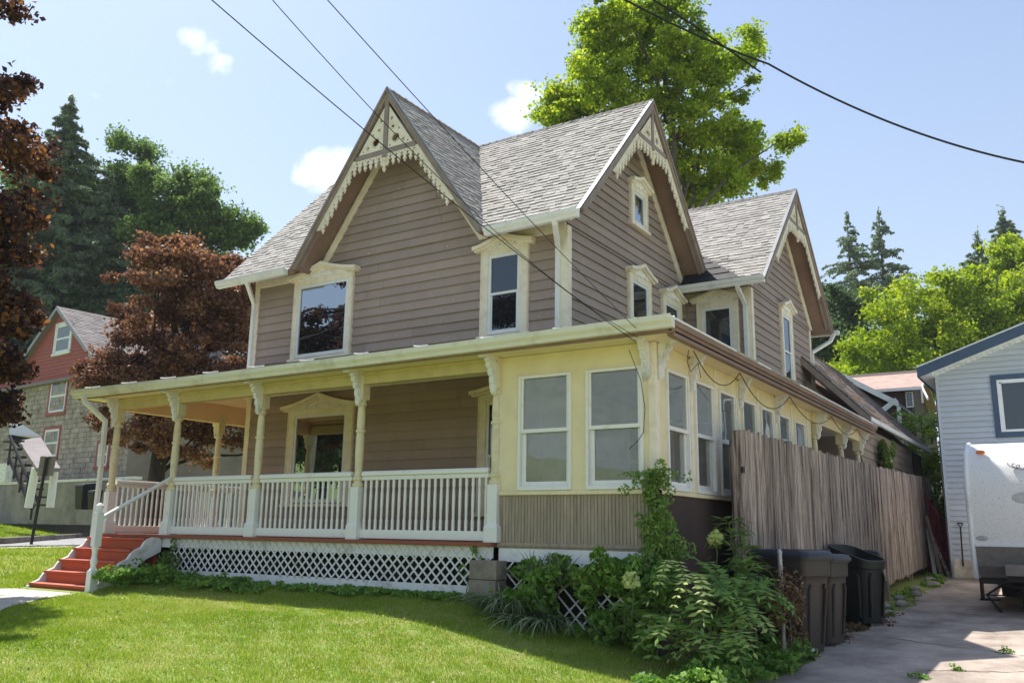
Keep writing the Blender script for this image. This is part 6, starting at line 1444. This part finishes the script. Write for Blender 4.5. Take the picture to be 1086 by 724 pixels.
# copper beech behind the porch
bb = Vector((-19.7, 8.2, H(-19.7, 8.2)))
tree('copper_beech', 'rounded copper leaved tree standing behind the left end of the porch', 'tree', bb, (-19.5, 8.3, 9),
     [(V3(192, 325, 27), (1.9, 2.3, 1.9)), (V3(195, 280, 27), (1.3, 1.8, .9)), (V3(165, 400, 26.5), (1.8, 2, 1.3)), (V3(225, 400, 27), (1.9, 2, 1.8)), (V3(155, 450, 26.5), (1.5, 1.5, .9)), (V3(225, 460, 27), (2.0, 2, 1.0)), (V3(118, 400, 26), (.8, 1, .6)), (V3(240, 320, 27.5), (1.2, 1.5, 1.6)), (V3(300, 430, 28), (1.6, 1.5, 1.4))], 400, 240, .50, .125, 'redleaf2', tr=.3, bark='barkdark', seed=42, shell=.66, leafspread=.6)
# big maple behind the house
mb_ = Vector((-7.5, 21, H(-7.5, 21)))
tree('tall_maple', 'tall bright green maple with yellowing sprays rising behind the house ridge', 'tree', mb_, V3(700, 60, 35),
     [(V3(685, 70, 35), (3.1, 3.0, 2.5)), (V3(625, 112, 34), (2.0, 2.2, 1.5)), (V3(755, 75, 36), (1.9, 2.2, 1.8)), (V3(690, 12, 35), (1.8, 2, 1.2)), (V3(598, 108, 34), (.9, 1, .7)), (V3(745, 140, 35), (2.2, 2.2, 1.5)), (V3(790, 150, 36), (1.2, 1.2, .9)), (V3(836, 148, 36), (.6, .6, .25)), (V3(808, 182, 36), (.8, .8, .45)), (V3(770, 185, 36), (1.2, 1.2, .7)), (V3(650, 28, 34), (1.4, 1.8, .8)), (V3(735, 195, 35), (1.8, 1.6, 1.1)), (V3(775, 195, 35), (1.4, 1.4, .7)), (V3(590, 112, 34), (1.0, 1.1, .6)), (V3(640, 170, 35), (2.6, 2.5, 2.0)), (V3(795, 50, 36), (.7, .9, .6))], 520, 260, .60, .15, 'maple', tr=.42, seed=43, shell=.60, leafspread=.42, nbranch=30, flat=.55)
# right side trees
tree('bushy_green_tree', 'broad bright yellow green tree behind the pink roofed cottage', 'tree', (-2.5, 45, H(-2.5, 45)), (-2.5, 45, 13),
     [(V3(985, 355, 50), (4.6, 4, 3.8)), (V3(1050, 340, 50), (3.6, 3.5, 3.0)), (V3(930, 380, 49), (2.4, 2.6, 1.7)), (V3(1010, 300, 50), (2.4, 2.5, 1.3)), (V3(915, 395, 48), (1.5, 2, .9)), (V3(1100, 340, 50), (3.5, 3.5, 3.2)), (V3(960, 315, 50), (1.3, 1.5, .9))], 330, 260, .95, .20, 'bush', tr=.35, seed=44, shell=.7, leafspread=.5)
tree('yellowing_tree', 'yellow tinged tree top at the right edge of the frame', 'tree', (3.5, 50, H(3, 50)), V3(1090, 280, 55),
     [(V3(1078, 275, 55), (1.6, 2, 1.7)), (V3(1105, 290, 55), (2.4, 2.5, 2.5)), (V3(1060, 300, 55), (1.1, 1.4, .8))], 90, 240, .85, .20, 'maple', tr=.3, seed=45, shell=.6)
tree('dark_green_tree', 'dark green tree directly behind the rear gable', 'tree', (-12, 58, H(-12, 58)), V3(890, 350, 62),
     [(V3(890, 340, 62), (2.2, 3, 2.6)), (V3(870, 365, 60), (2.4, 3, 2.6)), (V3(905, 325, 62), (1.6, 2, 1.2)), (V3(880, 400, 60), (3, 3, 2.5))], 130, 230, 1.1, .25, 'dkgreen', tr=.3, seed=46)
cps = [(898, 232, 92, 27, 4.6, 'thin airy conifer, left of the pair rising behind the rear gable'), (932, 230, 92, 27.5, 4.8, 'taller airy conifer, right of the pair behind the rear gable')]
for i, (px, py, d, h_, rd, lb) in enumerate(cps):
    p = at(px, py, d); z0 = H(p.x, p.y); conifer('tall_spruce', lb, (p.x, p.y, z0), p.z - z0, rd, 60 + i, gap=.18, step=.85, group='conifers on the hill', dens=.75, ls=.5, start=.35)
for i, (px, py, d, rd, lb) in enumerate(((1063, 226, 95, 4.6, 'dark full conifer at the right edge, the tallest there'), (1036, 252, 92, 4.0, 'shorter dark conifer left of the one at the right edge'))):
    p = at(px, py, d); z0 = H(p.x, p.y); conifer('tall_spruce', lb, (p.x, p.y, z0), p.z - z0, rd, 70 + i, gap=.02, step=.9, group='conifers on the hill', dens=1.5, ls=.55, start=.3)
# left background wood
for i, (px, py, d, rd, lb) in enumerate(((76, 108, 62, 5.6, 'tallest spruce on the left, with a bushy pointed top'), (38, 168, 60, 5.2, 'spruce left of the tallest one, half hidden by copper leaves'), (116, 190, 60, 5.2, 'spruce just right of the tallest, dark and dense'))):
    p = at(px, py, d); z0 = H(p.x, p.y); conifer('old_spruce', lb, (p.x, p.y, z0), p.z - z0, rd, 80 + i, gap=.02, step=.8, group='spruces behind the red house', dens=1.9, ls=.5, start=.15)
tree('broad_green_tree', 'broad leaved green tree with lit top right of the tallest spruce', 'tree', at(125, 500, 64), V3(125, 200, 64),
     [(V3(133, 175, 64), (2.4, 2.6, 2.2)), (V3(150, 205, 64), (2.4, 2.6, 2.2)), (V3(118, 240, 64), (3.2, 3, 4.0)), (V3(60, 230, 62), (4.0, 3, 4.5)), (V3(110, 310, 64), (5, 3, 3.2)), (V3(20, 250, 60), (3, 3, 5))], 330, 260, 1.1, .24, 'green', tr=.4, seed=47, group='broad leaved trees across the street')
tree('broad_green_tree', 'spreading green tree with lit lobes above the copper beech', 'tree', at(210, 480, 60), V3(205, 240, 60),
     [(V3(205, 215, 60), (2.6, 2.6, 2.0)), (V3(240, 240, 60), (2.0, 2.4, 1.3)), (V3(180, 250, 60), (3.0, 3, 2.4)), (V3(262, 240, 60), (.7, 1, .6)), (V3(190, 190, 60), (1.2, 1.4, .7)), (V3(160, 190, 60), (.9, 1, .9)), (V3(230, 300, 60), (3.5, 3, 3))], 300, 260, .95, .23, 'green', tr=.4, seed=48, group='broad leaved trees across the street')
tree('dark_fill_tree', 'dark green tree filling behind the red gable roof', 'tree', at(90, 500, 58), V3(90, 330, 58),
     [(V3(90, 330, 58), (4.5, 3, 3.5)), (V3(140, 350, 58), (4.0, 3, 3.5)), (V3(30, 330, 58), (3.5, 3, 4)), (V3(200, 360, 60), (4.5, 3, 4)), (V3(270, 380, 60), (4, 3, 4)), (V3(150, 440, 58), (5, 3, 3)), (V3(240, 470, 60), (5, 3, 3))], 280, 220, 1.3, .28, 'dkgreen', tr=.4, seed=49)  # foliage is dark green by its own colour
# tree of heaven thicket beside the blue house
sb = Vector((.1, 19.5, H(.1, 19.5)))
e = empty('fern_leaved_thicket', sb, 'bright green fern leaved saplings between the addition roof and the blue house', 'saplings'); ml_, ms = MB(), MB(); q = random.Random(77)
for k in range(34):
    c = Vector((q.uniform(-1.5, 1.0), q.uniform(18.9, 21), q.uniform(3.0, 5.2))); ms.tube([Vector((c.x * .6, 19.8, sb.z)), c], [.03, .012], 5)
    for j in range(9):
        a = q.uniform(0, 6.28); frond(ml_, ms, c, (math.cos(a), math.sin(a), q.uniform(0, .8)), q.uniform(.6, .95), .20, q, pairs=8, droop=.5)
ml_.build('leaflets', 'bush', e); ms.build('stem', 'stem', e)
quads('foliage', np.concatenate([cloud((.1, 19.6, 2.2), (1.6, .8, 1.8), 4200, 9, sub=40)]), .14, 'ivy', e, seed=3)
# ================================================================== AIR
mb = MB(); mb.box(-420, 330, -320, 430, -3.0, 62); hzo = mb.build('haze', 'white'); tag(hzo, kind='stuff', label='thin summer haze in the air')
hm = bpy.data.materials.new('haze_air'); hm.use_nodes = True; t = hm.node_tree; t.nodes.clear(); o = N(t, 'ShaderNodeOutputMaterial'); v = N(t, 'ShaderNodeVolumePrincipled'); v.inputs['Color'].default_value = (.86, .92, 1, 1); v.inputs['Density'].default_value = .00035; t.links.new(v.outputs[0], o.inputs['Volume'])
hzo.data.materials.clear(); hzo.data.materials.append(hm)
print('FACES', sum(len(o.data.polygons) for o in bpy.data.objects if o.type == 'MESH'))
